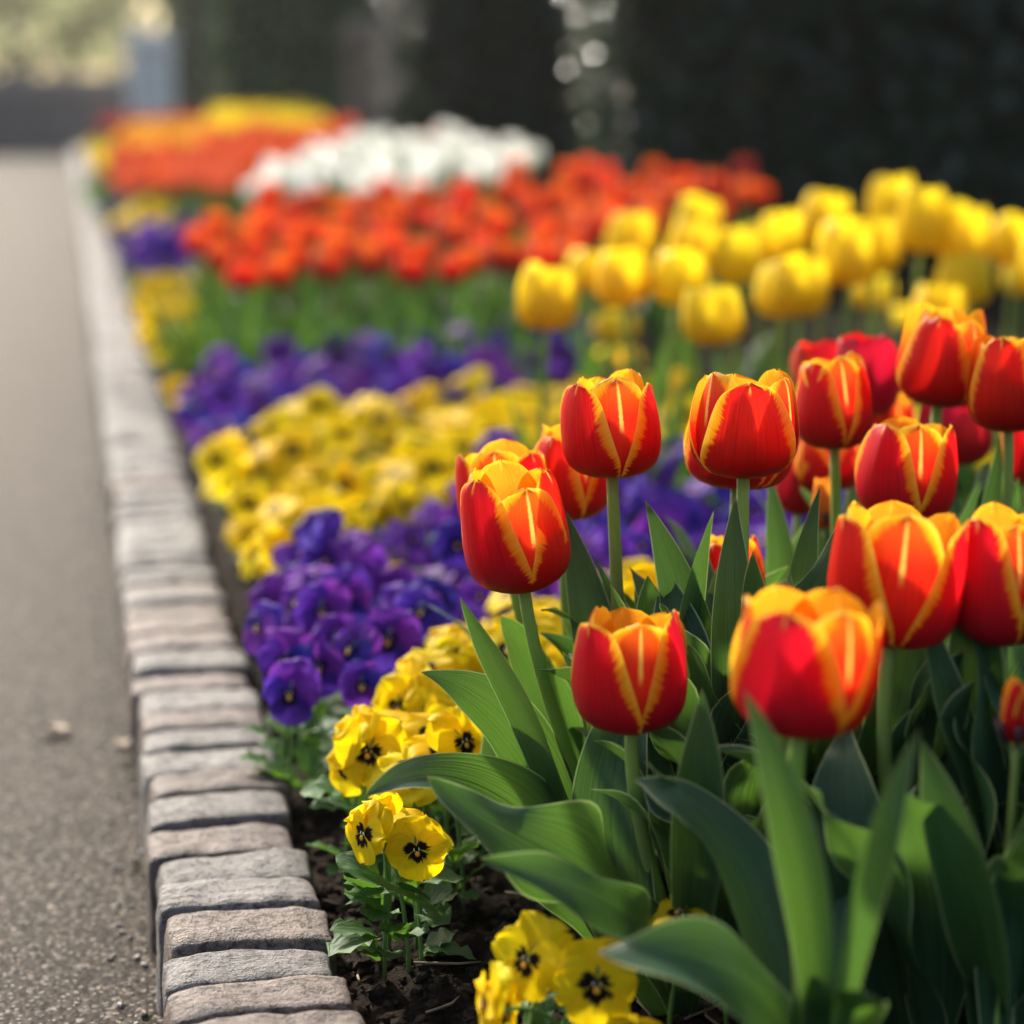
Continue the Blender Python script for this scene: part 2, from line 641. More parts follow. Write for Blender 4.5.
def leaf_mb(mb, pts, Wd, nref, cup=0.9, wave=0.12, k=2.2, seed=0, n=24, m=9, twist=0.0, mat=0, base_w=.35, belly=.42):
    """blade along a cubic through four control points; nref ~ the direction the upper face looks"""
    r_ = np.random.default_rng(seed)
    t = np.linspace(0, 1, n)
    C = bez(*pts, t)
    T = np.gradient(C, axis=0)
    T /= np.linalg.norm(T, axis=1)[:, None]
    nr = np.array(nref, float)
    if nr.ndim == 1:
        nr = np.repeat(nr[None], n, 0)
    S = np.cross(T, nr)
    S /= np.linalg.norm(S, axis=1)[:, None] + 1e-9
    Nn = np.cross(S, T)
    tw = twist * t
    S2 = S * np.cos(tw)[:, None] + Nn * np.sin(tw)[:, None]
    N2 = np.cross(S2, T)
    g = spline([0, .1, belly * .6, belly, belly + .18, belly + .34, .93, .98, 1], [base_w, base_w + .13, .86, 1, .94, .66, .24, .08, .008], t)
    v = np.linspace(-1, 1, m)
    Tt, Vg = np.meshgrid(t, v, indexing='ij')
    L = np.linalg.norm(np.diff(C, axis=0), axis=1).sum()
    w = Wd * g[:, None]
    cu = (cup * (1.15 - .8 * Tt))
    lat = np.sin(np.clip(cu, .05, 2) * Vg) / np.clip(cu, .05, 2)
    up = (1 - np.cos(cu * Vg)) / np.clip(cu, .05, 2)
    p1, p2 = r_.uniform(0, 6.28, 2)
    ph = np.where(Vg > 0, p1, p2)
    env = np.sin(np.pi * np.clip(Tt, 0, 1)) ** .7
    wv = wave * Wd * np.abs(Vg) ** 2 * np.sin(2 * np.pi * k * Tt + ph) * env
    keel = -0.05 * Wd * np.exp(-(Vg / .16) ** 2) * (1 - Tt)
    rip = 1 + wave * .45 * np.abs(Vg) ** 2 * np.sin(2 * np.pi * k * Tt + ph + 1.2) * env
    P = C[:, None, :] + S2[:, None, :] * (w * lat * rip)[..., None] + N2[:, None, :] * (w * up + wv + keel)[..., None]
    UVg = np.stack([Vg * .5 + .5, Tt], -1)
    E = (1 - np.abs(Vg)) * np.maximum(g[:, None], .25)
    mb.grid(P, UVg, E, mat)
    return mb


def rand_leaf(mb, base, az, L, lean, Wd, seed, n=22, m=9, droop=0.0, wave=.24, mat=0):
    """a tulip leaf that clasps the stem, rises and arches out"""
    r_ = np.random.default_rng(seed)
    b = Vector(base)
    o = Vector((math.cos(az), math.sin(az), 0))
    sd_ = Vector((-o.y, o.x, 0)) * r_.uniform(-.12, .12) * L
    up = Vector((0, 0, 1))
    p1 = b + up * L * .36 + o * L * (.02 + .15 * lean)
    p2 = b + up * L * (.72 - .30 * lean) + o * L * (.10 + .50 * lean) + sd_ * .5
    p3 = b + up * L * (.98 - .62 * lean - droop) + o * L * (.14 + .72 * lean) + sd_
    t = np.linspace(0, 1, n)[:, None]
    nr = (1 - t) * np.array(-o) + t * np.array((-o * (1 - lean) * .7 + up * (.35 + lean)))
    leaf_mb(mb, (b, p1, p2, p3), Wd, nr, .55 + r_.uniform(0, .5), wave * r_.uniform(.5, 1.5), r_.uniform(1.3, 2.6), seed, n, m, r_.uniform(-.6, .6), mat)
    return mb


# ------------------------------------------------------------------ pansy shapes
def pansy_petal(mb, ang, L, Wd, seed, layer=0.0, cup=-.12, ruf=.07, n=9, m=11, mat=0, notch=0.0):
    r_ = np.random.default_rng(seed)
    t = np.linspace(0, 1, n)
    t = 1 - (1 - t) ** 1.5
    v = np.linspace(-1, 1, m)
    Tt, Vg = np.meshgrid(t, v, indexing='ij')
    w = Wd * (np.sin(np.pi * np.clip(t, 0.002, .998) ** .82) ** .5) * (.55 + .45 * t) + .0012
    ph = r_.uniform(0, 6.28)
    x = w[:, None] * Vg
    y = L * (Tt * (1 - .05 * Vg ** 2) - notch * np.exp(-(Vg / .25) ** 2) * Tt ** 3)
    z = cup * L * Tt ** 2 + ruf * L * Tt ** 2 * np.sin(4.2 * Vg + ph) + .04 * L * Tt ** 3 * np.sin(9 * Vg + ph * 2) - .16 * Wd * Vg ** 2 * Tt + layer
    a = ang - math.pi / 2
    c, s_ = math.cos(a), math.sin(a)
    P = np.stack([x * c - y * s_, x * s_ + y * c, z], -1)
    UVg = np.stack([Vg * .5 + .5, Tt], -1)
    mb.grid(P, UVg, None, mat)


PET = [(R(60), .57, .40, -.0052, 0), (R(120), .57, .40, -.0036, 0), (R(6), .51, .35, -.0006, 1), (R(174), .51, .35, .0002, 1), (R(270), .53, .46, .0016, 2)]


def pansy_flower(D, colour, seed, parent=None, mat4=None, split=False, lo=False):
    """one face of diameter D looking along local +Z, with its top towards +Y"""
    r_ = np.random.default_rng(seed)
    mats = [M[colour + '_plain'], M[colour + '_blotch'], M['eye'], M['pansy_stem'], M['eye_pale']]
    core = MB()
    core.ball((0, -.012 * D / .04 * .2, .0012), .075 * D * .62, 2, 5, 7, (1, 1.1, .7))
    if not lo:
        for sx in (-1, 1):
            core.ball((sx * .040 * D, .012 * D, .0014), .017 * D, 4, 4, 6, (.7, 2.0, .6))
    core.tube([(0, 0, -.001), (0, .01 * D, -.10 * D), (0, -.10 * D, -.22 * D)], [.05 * D, .045 * D, .02 * D], 6, 3)
    if not lo:
        for k in range(5):
            a = k * 2 * math.pi / 5 + .3
            d = Vector((math.cos(a), math.sin(a), 0))
            s_ = Vector((-d.y, d.x, 0)) * .05 * D
            core.poly([d * .05 * D - s_ + Vector((0, 0, -.05 * D)), d * .05 * D + s_ + Vector((0, 0, -.05 * D)), d * .24 * D + Vector((0, 0, -.10 * D))], 3)
    if split:
        fl = link('flower', core.mesh('pansy_heart', mats), parent, None, mat4)
    for ang, L, wd, lay, kind in PET:
        mb = MB() if split else core
        pansy_petal(mb, ang + r_.uniform(-.1, .1), L * D * r_.uniform(.94, 1.06), wd * D * r_.uniform(.94, 1.06), int(r_.integers(1e6)), lay * D / .04,
                    r_.uniform(-.16, -.02) if kind != 1 else r_.uniform(-.05, .08), .10, 7 if lo else 9, 9 if lo else 11, 0 if kind == 0 else 1, .09 if kind == 2 else 0)
        if split:
            link('petal', mb.mesh('pansy_petal', mats), fl)
    if split:
        return fl
    return core.mesh('pansy_flower', mats)


def facing(n, roll=0.0):
    n = Vector(n).normalized()
    x = Vector((0, 0, 1)).cross(n)
    if x.length < .05:
        x = Vector((1, 0, 0))
    x.normalize()
    y = n.cross(x)
    mm = Matrix((x, y, n)).transposed()
    return (mm @ Matrix.Rotation(roll, 3, 'Z')).to_4x4()


def pansy_leaves(mb, base, n, spread, seed, h=.05, size=.034):
    r_ = np.random.default_rng(seed)
    for i in range(n):
        a = r_.uniform(0, 2 * math.pi)
        rr = spread * math.sqrt(r_.uniform(.0, 1))
        o = Vector((math.cos(a), math.sin(a), 0))
        z0 = r_.uniform(.0, h) * (1 - .5 * rr / spread)
        L = size * r_.uniform(.6, 1.1)
        b = Vector(base) + o * rr * .5 + Vector((0, 0, z0))
        up = r_.uniform(-.1, .9)
        e = b + o * L * (1.1 - .3 * up) + Vector((0, 0, L * up))
        mid = b.lerp(e, .5) + Vector((0, 0, L * .16))
        leaf_mb(mb, (b, b.lerp(mid, .7), mid.lerp(e, .4), e), L * .40 * r_.uniform(.8, 1.2), Vector((0, 0, 1)) - o * .2, .5, .16, 3.2, int(r_.integers(1e6)), 10, 5, r_.uniform(-.4, .4), 0, .25, .5)


# ================================================================== SETTING
KX0, KX1, KZ = 0.036, 0.137, 0.072
from mathutils import noise as mnoise


def asphalt():
    m = NT('asphalt')
    co = m.co('Object')
    v = m.n('TexVoronoi', i_Scale=230.0, i_Randomness=1.0)
    m.put(v.inputs['Vector'], co)
    v2 = m.n('TexVoronoi', i_Scale=110.0)
    m.put(v2.inputs['Vector'], co)
    chips = m.n('SeparateXYZ')
    m.put(chips.inputs[0], v.outputs['Color'])
    big = m.noise(co, 1.6, 5, 0.6)
    fine = m.noise(co, 600, 3, 0.6)
    col = m.ramp(chips.outputs[0], [(0.0, (0.014, 0.011, 0.008)), (0.55, (0.030, 0.0235, 0.018)), (0.85, (0.060, 0.048, 0.038)), (1.0, (0.16, 0.135, 0.115))])
    dk = m.step(v.outputs['Distance'], 0.35, 0.75)
    col = m.mix(m.math('MULTIPLY', dk, 0.75), col, (0.018, 0.014, 0.011))
    col = m.mix(m.math('MULTIPLY', m.step(big, 0.4, 0.7), 0.35), col, (0.024, 0.020, 0.0165))
    h = m.math('SUBTRACT', 1.0, v.outputs['Distance'])
    h = m.math('ADD', m.math('MULTIPLY', h, 0.7), m.math('MULTIPLY', m.math('SUBTRACT', 1.0, v2.outputs['Distance']), 0.6))
    h = m.math('ADD', h, m.math('MULTIPLY', fine, 0.25))
    spk = m.n('TexVoronoi', i_Scale=460.0)
    m.put(spk.inputs['Vector'], co)
    sp2 = m.n('SeparateXYZ')
    m.put(sp2.inputs[0], spk.outputs['Color'])
    col = m.mix(m.math('MULTIPLY', m.step(sp2.outputs[1], 0.90, 0.95), 0.8), col, (0.30, 0.25, 0.20))  # pale flecks put the sparkle of the grains into the colour
    nb = m.bump(h, 0.22, 0.003)
    m.set(col, 0.42, nb, 0.018)
    return m.m


def granite(name, a, b, warm):
    m = NT(name)
    co = m.co('Object')
    r = m.rnd()
    off = m.n('CombineXYZ')
    m.put(off.inputs[0], m.math('MULTIPLY', r, 13))
    m.put(off.inputs[1], m.math('MULTIPLY', r, 37))
    c2 = m.n('VectorMath', operation='ADD')
    m.put(c2.inputs[0], co)
    m.put(c2.inputs[1], off.outputs[0])
    p = c2.outputs[0]
    big = m.noise(p, 28, 5, 0.6)
    grain = m.noise(p, 420, 3, 0.7)
    lay = m.noise(m.scaled(p, (55, 170, 150)), 1.0, 5, 0.65, 0.4)
    col = m.mix(m.step(big, 0.3, 0.7), a, b)
    col = m.mix(m.math('MULTIPLY', m.step(grain, 0.52, 0.72), 0.55), col, warm)
    col = m.mix(m.math('MULTIPLY', m.step(lay, 0.54, 0.40), 0.0), col, (0.05, 0.04, 0.035))
    col = m.mix(m.math('MULTIPLY', m.math('SUBTRACT', 1.0, m.step(lay, 0.34, 0.47)), 0.65), col, (0.075, 0.062, 0.055))
    # grime on the lower part of the block
    sep = m.n('SeparateXYZ')
    m.put(sep.inputs[0], co)
    low = m.math('SUBTRACT', 1.0, m.step(m.math('ADD', sep.outputs[2], m.math('MULTIPLY', m.math('SUBTRACT', big, 0.5), 0.03)), -0.034, -0.008))
    col = m.mix(m.math('MULTIPLY', low, 0.85), col, (0.050, 0.040, 0.030))
    col = vary(m, col, 0.3, 0.012)
    h = m.math('ADD', m.math('MULTIPLY', lay, 0.8), m.math('MULTIPLY', grain, 0.6))
    pit = m.noise(p, 170, 4, 0.75)
    col = m.mix(m.math('MULTIPLY', m.math('SUBTRACT', 1.0, m.step(pit, 0.36, 0.46)), 0.75), col, (0.035, 0.028, 0.024))
    h = m.math('ADD', h, m.math('MULTIPLY', m.step(pit, 0.34, 0.5), 0.5))
    nb = m.bump(h, 0.85, 0.0040)
    m.set(col, 0.58, nb, 0.28)
    return m.m


def soil_mat():
    m = NT('dark_soil')
    co = m.co('Object')
    a = m.noise(co, 60, 6, 0.65)
    b = m.noise(co, 320, 4, 0.7)
    col = m.ramp(a, [(0.3, (0.010, 0.007, 0.005)), (0.6, (0.025, 0.017, 0.012)), (0.85, (0.050, 0.035, 0.025))])
    col = m.mix(m.math('MULTIPLY', m.step(b, 0.62, 0.75), 0.35), col, (0.11, 0.085, 0.065))
    h = m.math('ADD', a, m.math('MULTIPLY', b, 0.5))
    m.set(col, 0.85, m.bump(h, 1.0, 0.006), 0.04)
    return m.m


M['asphalt'] = asphalt()
M['granite_grey'] = granite('grey_granite', (0.125, 0.117, 0.110), (0.205, 0.190, 0.175), (0.36, 0.33, 0.30))
M['granite_pink'] = granite('pink_granite', (0.120, 0.090, 0.076), (0.20, 0.153, 0.13), (0.36, 0.30, 0.26))
M['soil'] = soil_mat()
M['bedding'] = simple('joint_soil_and_moss', (0.040, 0.030, 0.022), 0.95, 0, 35, (0.060, 0.062, 0.022), 0.05, (200, 1.0, .004))
M['meadow'] = simple('far_ground', (0.06, 0.09, 0.03), 0.9, 0, 3, (0.09, 0.10, 0.045), 0.2, (40, .6, .02))
M['crumb'] = simple('soil_crumb', (0.018, 0.0125, 0.009), 0.9, 0, 90, (0.05, 0.035, 0.025), 0.04, (300, .8, .002))
M['straw'] = simple('dry_straw', (0.30, 0.22, 0.13), 0.7, 0, 40, (0.20, 0.14, 0.08))
M['moss'] = simple('moss_olive', (0.075, 0.085, 0.025), 0.9, 0, 200, (0.05, 0.045, 0.02))
M['petal_dry'] = simple('dry_petal', (0.36, 0.28, 0.20), 0.7, 0, 90, (0.28, 0.20, 0.12))
M['grit'] = simple('grit', (0.22, 0.19, 0.16), 0.6, 0, 60, (0.40, 0.36, 0.31))


def sheet(name, x0, y0, x1, y1, z, mat):
    mb = MB()
    mb.poly([(x0, y0, z), (x1, y0, z), (x1, y1, z), (x0, y1, z)])
    return struct(link(name, mb.mesh(name, mat, False)))


sheet('ground', -400, -60, 400, 700, -0.03, M['meadow'])
PATH_END = 21.6
mb = MB()
mb.box(-7.0, -3.0, -0.028, KX0 + 0.004, PATH_END, 0.0)
struct(link('path', mb.mesh('path', M['asphalt'], False)))
mb = MB()
mb.box(KX0 + 0.008, -0.5, -0.025, KX1 - .010, PATH_END, KZ - 0.010)
struct(link('kerb_bedding', mb.mesh('kerb_bedding', M['bedding'], False)))

# soil of the bed: one sheet, fine where the camera sees bare earth
xs = np.concatenate([np.linspace(KX1 - .014, .72, 106), np.linspace(.74, 7.0, 40)])
ys = np.concatenate([np.linspace(-1.0, .86, 12)[:-1], np.linspace(.86, 2.3, 260), np.linspace(2.33, PATH_END + 6, 90)])
P = np.zeros((len(ys), len(xs), 3))
for i, y in enumerate(ys):
    for j, x in enumerate(xs):
        q = Vector((x, y, 0))
        h = .012 * mnoise.noise(q * 9) + .010 * mnoise.noise(q * 27) + .006 * mnoise.noise(q * 70)
        if x < .72 and .86 < y < 2.3:
            h += .004 * mnoise.noise(q * 160)
        e = min(1, max(0, (x - KX1) / .035))
        P[i, j] = (x, y, SOIL + h * (.4 + .6 * e) - .008 * (1 - e) + min(.08, max(0, y - 6) * .010))
mb = MB()
mb.grid(P)
struct(link('soil', mb.mesh('soil', M['soil'])))


def soil_z(x, y):
    q = Vector((x, y, 0))
    e = min(1, max(0, (x - KX1) / .035))
    return SOIL + (.012 * mnoise.noise(q * 9) + .010 * mnoise.noise(q * 27) + .006 * mnoise.noise(q * 70)) * (.4 + .6 * e) - .008 * (1 - e) + min(.08, max(0, y - 6) * .010)


# crumbs of soil
ICO = None


def ico_pts():
    t = (1 + 5 ** .5) / 2
    v = np.array([(-1, t, 0), (1, t, 0), (-1, -t, 0), (1, -t, 0), (0, -1, t), (0, 1, t), (0, -1, -t), (0, 1, -t), (t, 0, -1), (t, 0, 1), (-t, 0, -1), (-t, 0, 1)], float)
    v /= np.linalg.norm(v[0])
    f = [(0, 11, 5), (0, 5, 1), (0, 1, 7), (0, 7, 10), (0, 10, 11), (1, 5, 9), (5, 11, 4), (11, 10, 2), (10, 7, 6), (7, 1, 8), (3, 9, 4), (3, 4, 2), (3, 2, 6), (3, 6, 8), (3, 8, 9), (4, 9, 5), (2, 4, 11), (6, 2, 10), (8, 6, 7), (9, 8, 1)]
    return v, f


def scatter_crumbs(name, n, x0, x1, y0, y1, smin, smax, mat, zf, power=2.5, flat=.75):
    v0, f0 = ico_pts()
    V, F = [], []
    for i in range(n):
        x, y = U(x0, x1), U(y0, y1)
        s = smin + (smax - smin) * U(0, 1) ** power
        v = v0 * (1 + rng.uniform(-.28, .28, (12, 1))) * s
        a = U(0, 6.28)
        c, s_ = math.cos(a), math.sin(a)
        v = np.stack([v[:, 0] * c - v[:, 1] * s_, v[:, 0] * s_ + v[:, 1] * c, v[:, 2] * flat], 1) + np.array((x, y, zf(x, y) + s * .25))
        b = len(V) * 12
        V.append(v)
        F.extend([(p + b, q + b, r + b) for p, q, r in f0])
    me = bpy.data.meshes.new(name)
    me.from_pydata(np.concatenate(V).tolist(), [], F)
    me.materials.append(mat)
    me.update()
    o = link(name, me)
    o['kind'] = 'stuff'
    return o


tag(scatter_crumbs('soil_crumbs', 15000, KX1 - .004, .62, .90, 2.0, .0008, .0060, M['crumb'], soil_z, 4.0), 'loose dark crumbs of soil lying along the bed edge', 'soil')
tag(scatter_crumbs('path_grit', 420, KX0 - .030, KX0 - .001, .85, 3.2, .0008, .0032, M['grit'], lambda x, y: 0.0, 2.5), 'small grit gathered in the seam between path and kerb', 'grit')
# bits of dry straw and rootlets
mb = MB()
for i in range(95):
    x, y = U(KX1 + .01, .5), U(.92, 1.9)
    a = U(0, 6.28)
    L = U(.008, .05)
    p = Vector((x, y, soil_z(x, y) + .006))
    d = Vector((math.cos(a), math.sin(a), U(-.1, .35)))
    s_ = Vector((-d.y, d.x, U(-.2, .4))) * U(-.35, .35)
    mb.tube([p, p + d * L * .35 + s_ * L * .3, p + d * L * .7 + s_ * L * .5, p + d * L], [.0007, .0009, .0008, .0004], 5)
tag(link('straw_bits', mb.mesh('straw_bits', M['straw'])), 'dry straw and rootlets strewn on the dark soil', 'straw', None, 'stuff')

# ------------------------------------------------------------------ kerb of granite setts
def sett_mesh(seed, mat, lx, ly, lz, cuts=(22, 13, 9)):
    import bmesh
    r_ = np.random.default_rng(seed)
    off = Vector(r_.uniform(-50, 50, 3))
    mb = MB()
    rad = .0068
    hx, hy, hz = lx / 2, ly / 2, lz / 2
    skew = r_.uniform(-.06, .06)
    skx = r_.uniform(-.03, .03, 2)

    def shape(P):
        out = np.zeros_like(P)
        for idx in np.ndindex(P.shape[:2]):
            p = Vector(P[idx])
            q = Vector((max(-hx + rad, min(hx - rad, p.x)), max(-hy + rad, min(hy - rad, p.y)), max(-hz + rad, min(hz - rad, p.z))))
            d = p - q
            if d.length > 1e-7:
                p = q + d.normalized() * rad
            n3 = (p + off)
            k = .0022 * mnoise.noise(n3 * 26) + .0018 * mnoise.noise(n3 * 70) + .0006 * mnoise.noise(Vector((n3.x * 60, n3.y * 260, n3.z * 220)))
            nd = Vector((p.x / hx, p.y / hy, p.z / hz))
            dirv = Vector((nd.x ** 5, nd.y ** 5, nd.z ** 5))
            if dirv.length > 1e-6:
                dirv.normalize()
            p = p + dirv * k
            p.z += -.0035 * (p.x / hx) ** 4 - .0015 * (p.y / hy) ** 4 if p.z > 0 else 0
            p.y += skew * p.x
            p.x *= 1 + skx[0] * p.y / hy
            p.z += .004 * skx[1] * 30 * p.x / hx * .2
            out[idx] = p
        return out

    def face(o, a, b, na, nb):
        A = np.linspace(0, 1, na)
        # denser near the edges
        A = .5 - .5 * np.cos(np.pi * A) * (1 - .35 * np.sin(np.pi * A))
        B = np.linspace(0, 1, nb)
        B = .5 - .5 * np.cos(np.pi * B) * (1 - .35 * np.sin(np.pi * B))
        P = np.array(o)[None, None] + A[:, None, None] * np.array(a)[None, None] + B[None, :, None] * np.array(b)[None, None]
        mb.grid(shape(P))
    cx, cy_, cz = cuts
    face((-hx, -hy, hz), (lx, 0, 0), (0, ly, 0), cx, cy_)
    face((-hx, -hy, -hz), (lx, 0, 0), (0, 0, lz), cx, cz)
    face((-hx, hy, -hz), (0, 0, lz), (lx, 0, 0), cz, cx)
    face((-hx, -hy, -hz), (0, 0, lz), (0, ly, 0), cz, cy_)
    face((hx, -hy, -hz), (0, ly, 0), (0, 0, lz), cy_, cz)
    # faces come out with mixed winding: orientation is fixed by bmesh
    me = mb.mesh('granite_sett', mat)
    bm = bmesh.new()
    bm.from_mesh(me)
    bmesh.ops.remove_doubles(bm, verts=bm.verts, dist=1e-5)
    bmesh.ops.recalc_face_normals(bm, faces=bm.faces)
    bm.to_mesh(me)
    bm.free()
    me.polygons.foreach_set('use_smooth', np.ones(len(me.polygons), dtype=bool))
    return me


seam_px = [(262, 1042), (260, 1010), (255, 976), (252, 942), (247, 905), (240, 876), (231, 846), (222, 817), (214, 790), (207, 768), (202, 744), (197, 725), (192, 707), (190, 685), (187, 669), (184, 648)]
seam_y = [ground(x, y, KZ).y for x, y in seam_px]
pitch = (seam_y[-1] - seam_y[0]) / (len(seam_y) - 1)
while len(seam_y) < 300:
    seam_y.append(seam_y[-1] + pitch * U(.86, 1.14))
SET_GREY = [sett_mesh(100 + i, M['granite_grey'], KX1 - KX0, pitch, .125) for i in range(9)]
SET_PINK = [sett_mesh(200 + i, M['granite_pink'], KX1 - KX0, pitch, .125) for i in range(6)]
near_cols = 'ppgpggpgpggpgpg'
stretch = [(2.0, 'beside the yellow pansies'), (3.3, 'beside the blurred purple band'), (5.6, 'beside the orange tulip bed'), (9.0, 'beside the white tulip bed'), (99, 'at the far end of the path')]
for i in range(len(seam_y) - 1):
    a, b = seam_y[i], seam_y[i + 1]
    c = near_cols[i] if i < len(near_cols) else random.choice('ggp')
    me = random.choice(SET_GREY if c == 'g' else SET_PINK)
    if i < 15:
        me = (SET_GREY[i % 9] if c == 'g' else SET_PINK[i % 6])
    o = link('kerb_stone', me)
    o.location = ((KX0 + KX1) / 2 + U(-.0035, .0035), (a + b) / 2, KZ - .0625 + U(-.003, .0025))
    o.scale = (U(.97, 1.02), (b - a) / pitch * .945, 1)
    o.rotation_euler = (R(U(-1.2, 1.2)), R(U(-1.2, 1.2)), R(U(-1.5, 1.5)) + (math.pi if random.random() < .5 else 0))
    hue = 'grey' if c == 'g' else 'pinkish brown'
    tag(o, '%s granite kerb stone, %s along the kerb from the bottom of the picture' % (hue, nth(i + 1)), 'kerb stone', 'granite kerb stones edging the path')
# the remainder of the kerb, before the first and beyond the last single stone
mb = MB()
yy = seam_y[-1]
while yy < PATH_END:
    mb.box(KX0 + .002, yy + .002, -.02, KX1 - .002, yy + pitch - .004, KZ - .002)
    yy += pitch
yy = seam_y[0] - pitch
while yy > -.4:
    mb.box(KX0 + .002, yy + .002, -.02, KX1 - .002, yy + pitch - .004, KZ - .002)
    yy -= pitch
tag(link('kerb_remainder', mb.mesh('kerb_remainder', M['granite_grey'], False)), 'granite kerb stones too far along the kerb to tell apart', 'kerb stone', None, 'stuff')

# moss tufts in the seam of the path
mb = MB()
for i in range(16):
    y = [1.22, 1.52, 1.75, 1.05][i % 4] + U(-.03, .03)
    c = Vector((KX0 - U(.001, .012), y, .001))
    for k in range(7):
        d = Vector((U(-1, 1), U(-1, 1), U(.2, .8))) * U(.002, .005)
        leaf_mb(mb, (c, c + d * .4, c + d * .7, c + d), .0018, (0, -.4, 1), .4, .1, 2, i * 9 + k, 5, 3)
tag(link('moss', mb.mesh('moss', M['moss'])), 'small green moss tufts in the seam beside the kerb', 'moss', None, 'stuff')


# two petals that dropped on the path
for (px, py, L, w, a, lab) in [(55, 730, .030, .011, .4, 'pale fallen petal lying flat on the path, farther from the kerb'), (123, 744, .016, .008, 1.5, 'small tan fallen petal lying on the path close to the kerb')]:
    p = ground(px, py, .0035)
    d = Vector((math.cos(a), math.sin(a), 0)) * L
    mb = MB()
    leaf_mb(mb, (-d * .5, -d * .2 + Vector((0, 0, .003)), d * .2 + Vector((0, 0, .003)), d * .5), w, (0, 0, 1), .7, .2, 1.5, int(px), 12, 7, 0, 0, .4, .5)
    o = link('fallen_petal', mb.mesh('fallen_petal', M['petal_dry']), None, p)
    tag(o, lab, 'petal')

# ------------------------------------------------------------------ hedges, trees, wall, pillars
def leaf_cloud(name, pts, nrm, size, mats, tilt=.8, seed=1, asp=.5):
    """many separate leaf-sized faces in one mesh (two triangles folded along the rib)"""
    r_ = np.random.default_rng(seed)
    n = len(pts)
    nr = nrm + r_.normal(0, tilt, (n, 3))
    nr /= np.linalg.norm(nr, axis=1)[:, None] + 1e-9
    a = np.cross(nr, r_.normal(0, 1, (n, 3)))
    a /= np.linalg.norm(a, axis=1)[:, None] + 1e-9
    b = np.cross(nr, a)
    s = size * r_.uniform(.6, 1.3, (n, 1))
    V = np.zeros((n, 4, 3), np.float32)
    V[:, 0] = pts - a * s
    V[:, 1] = pts + b * s * asp + nr * s * .22
    V[:, 2] = pts + a * s
    V[:, 3] = pts - b * s * asp + nr * s * .22
    me = bpy.data.meshes.new(name)
    me.vertices.add(n * 4)
    me.vertices.foreach_set('co', V.reshape(-1))
    idx = np.arange(n)[:, None] * 4
    L = np.concatenate([idx, idx + 1, idx + 2, idx, idx + 2, idx + 3], 1).reshape(-1).astype(np.int32)
    me.loops.add(n * 6)
    me.loops.foreach_set('vertex_index', L)
    me.polygons.add(n * 2)
    me.polygons.foreach_set('loop_start', np.arange(0, n * 6, 3, dtype=np.int32))
    me.polygons.foreach_set('loop_total', np.full(n * 2, 3, dtype=np.int32))
    for m in mats:
        me.materials.append(m)
    me.polygons.foreach_set('material_index', np.repeat(r_.integers(0, len(mats), n), 2).astype(np.int32))
    me.update()
    me.validate()
    return me


def cloud_leaf(name, col, rough, tf, tcol, spec=.5):
    m = NT(name)
    geo = m.n('NewGeometry')
    r = geo.outputs['Random Per Island']
    c = m.mix(r, tuple(x * .65 for x in col), tuple(x * 1.3 for x in col))
    m.set(c, rough, None, spec)
    m.trans(tcol, tf)
    return m.m


M['yew_dark'] = cloud_leaf('hedge_leaf_dark', (0.014, 0.034, 0.014), 0.6, .08, (0.03, 0.08, 0.015), .06)
M['yew_mid'] = cloud_leaf('hedge_leaf_mid', (0.085, 0.19, 0.05), 0.45, .16, (0.09, 0.17, 0.03), .6)
M['laurel'] = cloud_leaf('hedge_leaf_glossy', (0.030, 0.075, 0.034), 0.20, .10, (0.10, 0.15, 0.03), .8)
M['box_green'] = cloud_leaf('hedge_leaf_green', (0.060, 0.100, 0.035), 0.40, .22, (0.16, 0.26, 0.05))
M['glint'] = cloud_leaf('hedge_leaf_glint', (0.02, 0.035, 0.018), 0.17, .06, (0.10, 0.15, 0.03), 1.0)  # glossy dry leaf, made to throw sun glints
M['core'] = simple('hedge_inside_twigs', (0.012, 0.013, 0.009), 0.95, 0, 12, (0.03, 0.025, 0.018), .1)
M['bark'] = simple('bark', (0.10, 0.075, 0.055), 0.9, 0, 18, (0.05, 0.038, 0.03), .2, (60, 1, .02))
M['tree_leaf'] = cloud_leaf('tree_leaf', (0.11, 0.15, 0.06), 0.5, .45, (0.42, 0.48, 0.16))
M['tree_leaf_pale'] = cloud_leaf('tree_leaf_pale', (0.24, 0.26, 0.14), 0.5, .5, (0.70, 0.70, 0.36))  # paler leaf copy: haze and backlight are lifted into its colour
M['wall'] = simple('grey_wall_stone', (0.16, 0.145, 0.15), 0.85, 0, 9, (0.11, 0.10, 0.105), .3, (50, .6, .02))
M['coping'] = simple('coping_stone', (0.24, 0.215, 0.215), 0.8, 0, 9, (0.18, 0.165, 0.165), .3, (50, .6, .02))
M['pillar_pale'] = simple('pale_stone', (0.88, 0.84, 0.78), 0.7, 0, 12, (0.82, 0.78, 0.72), .3, (60, .5, .01))
M['pillar_brown'] = simple('brown_stone', (0.24, 0.185, 0.15), 0.85, 0, 12, (0.17, 0.13, 0.105), .3, (60, .6, .02))


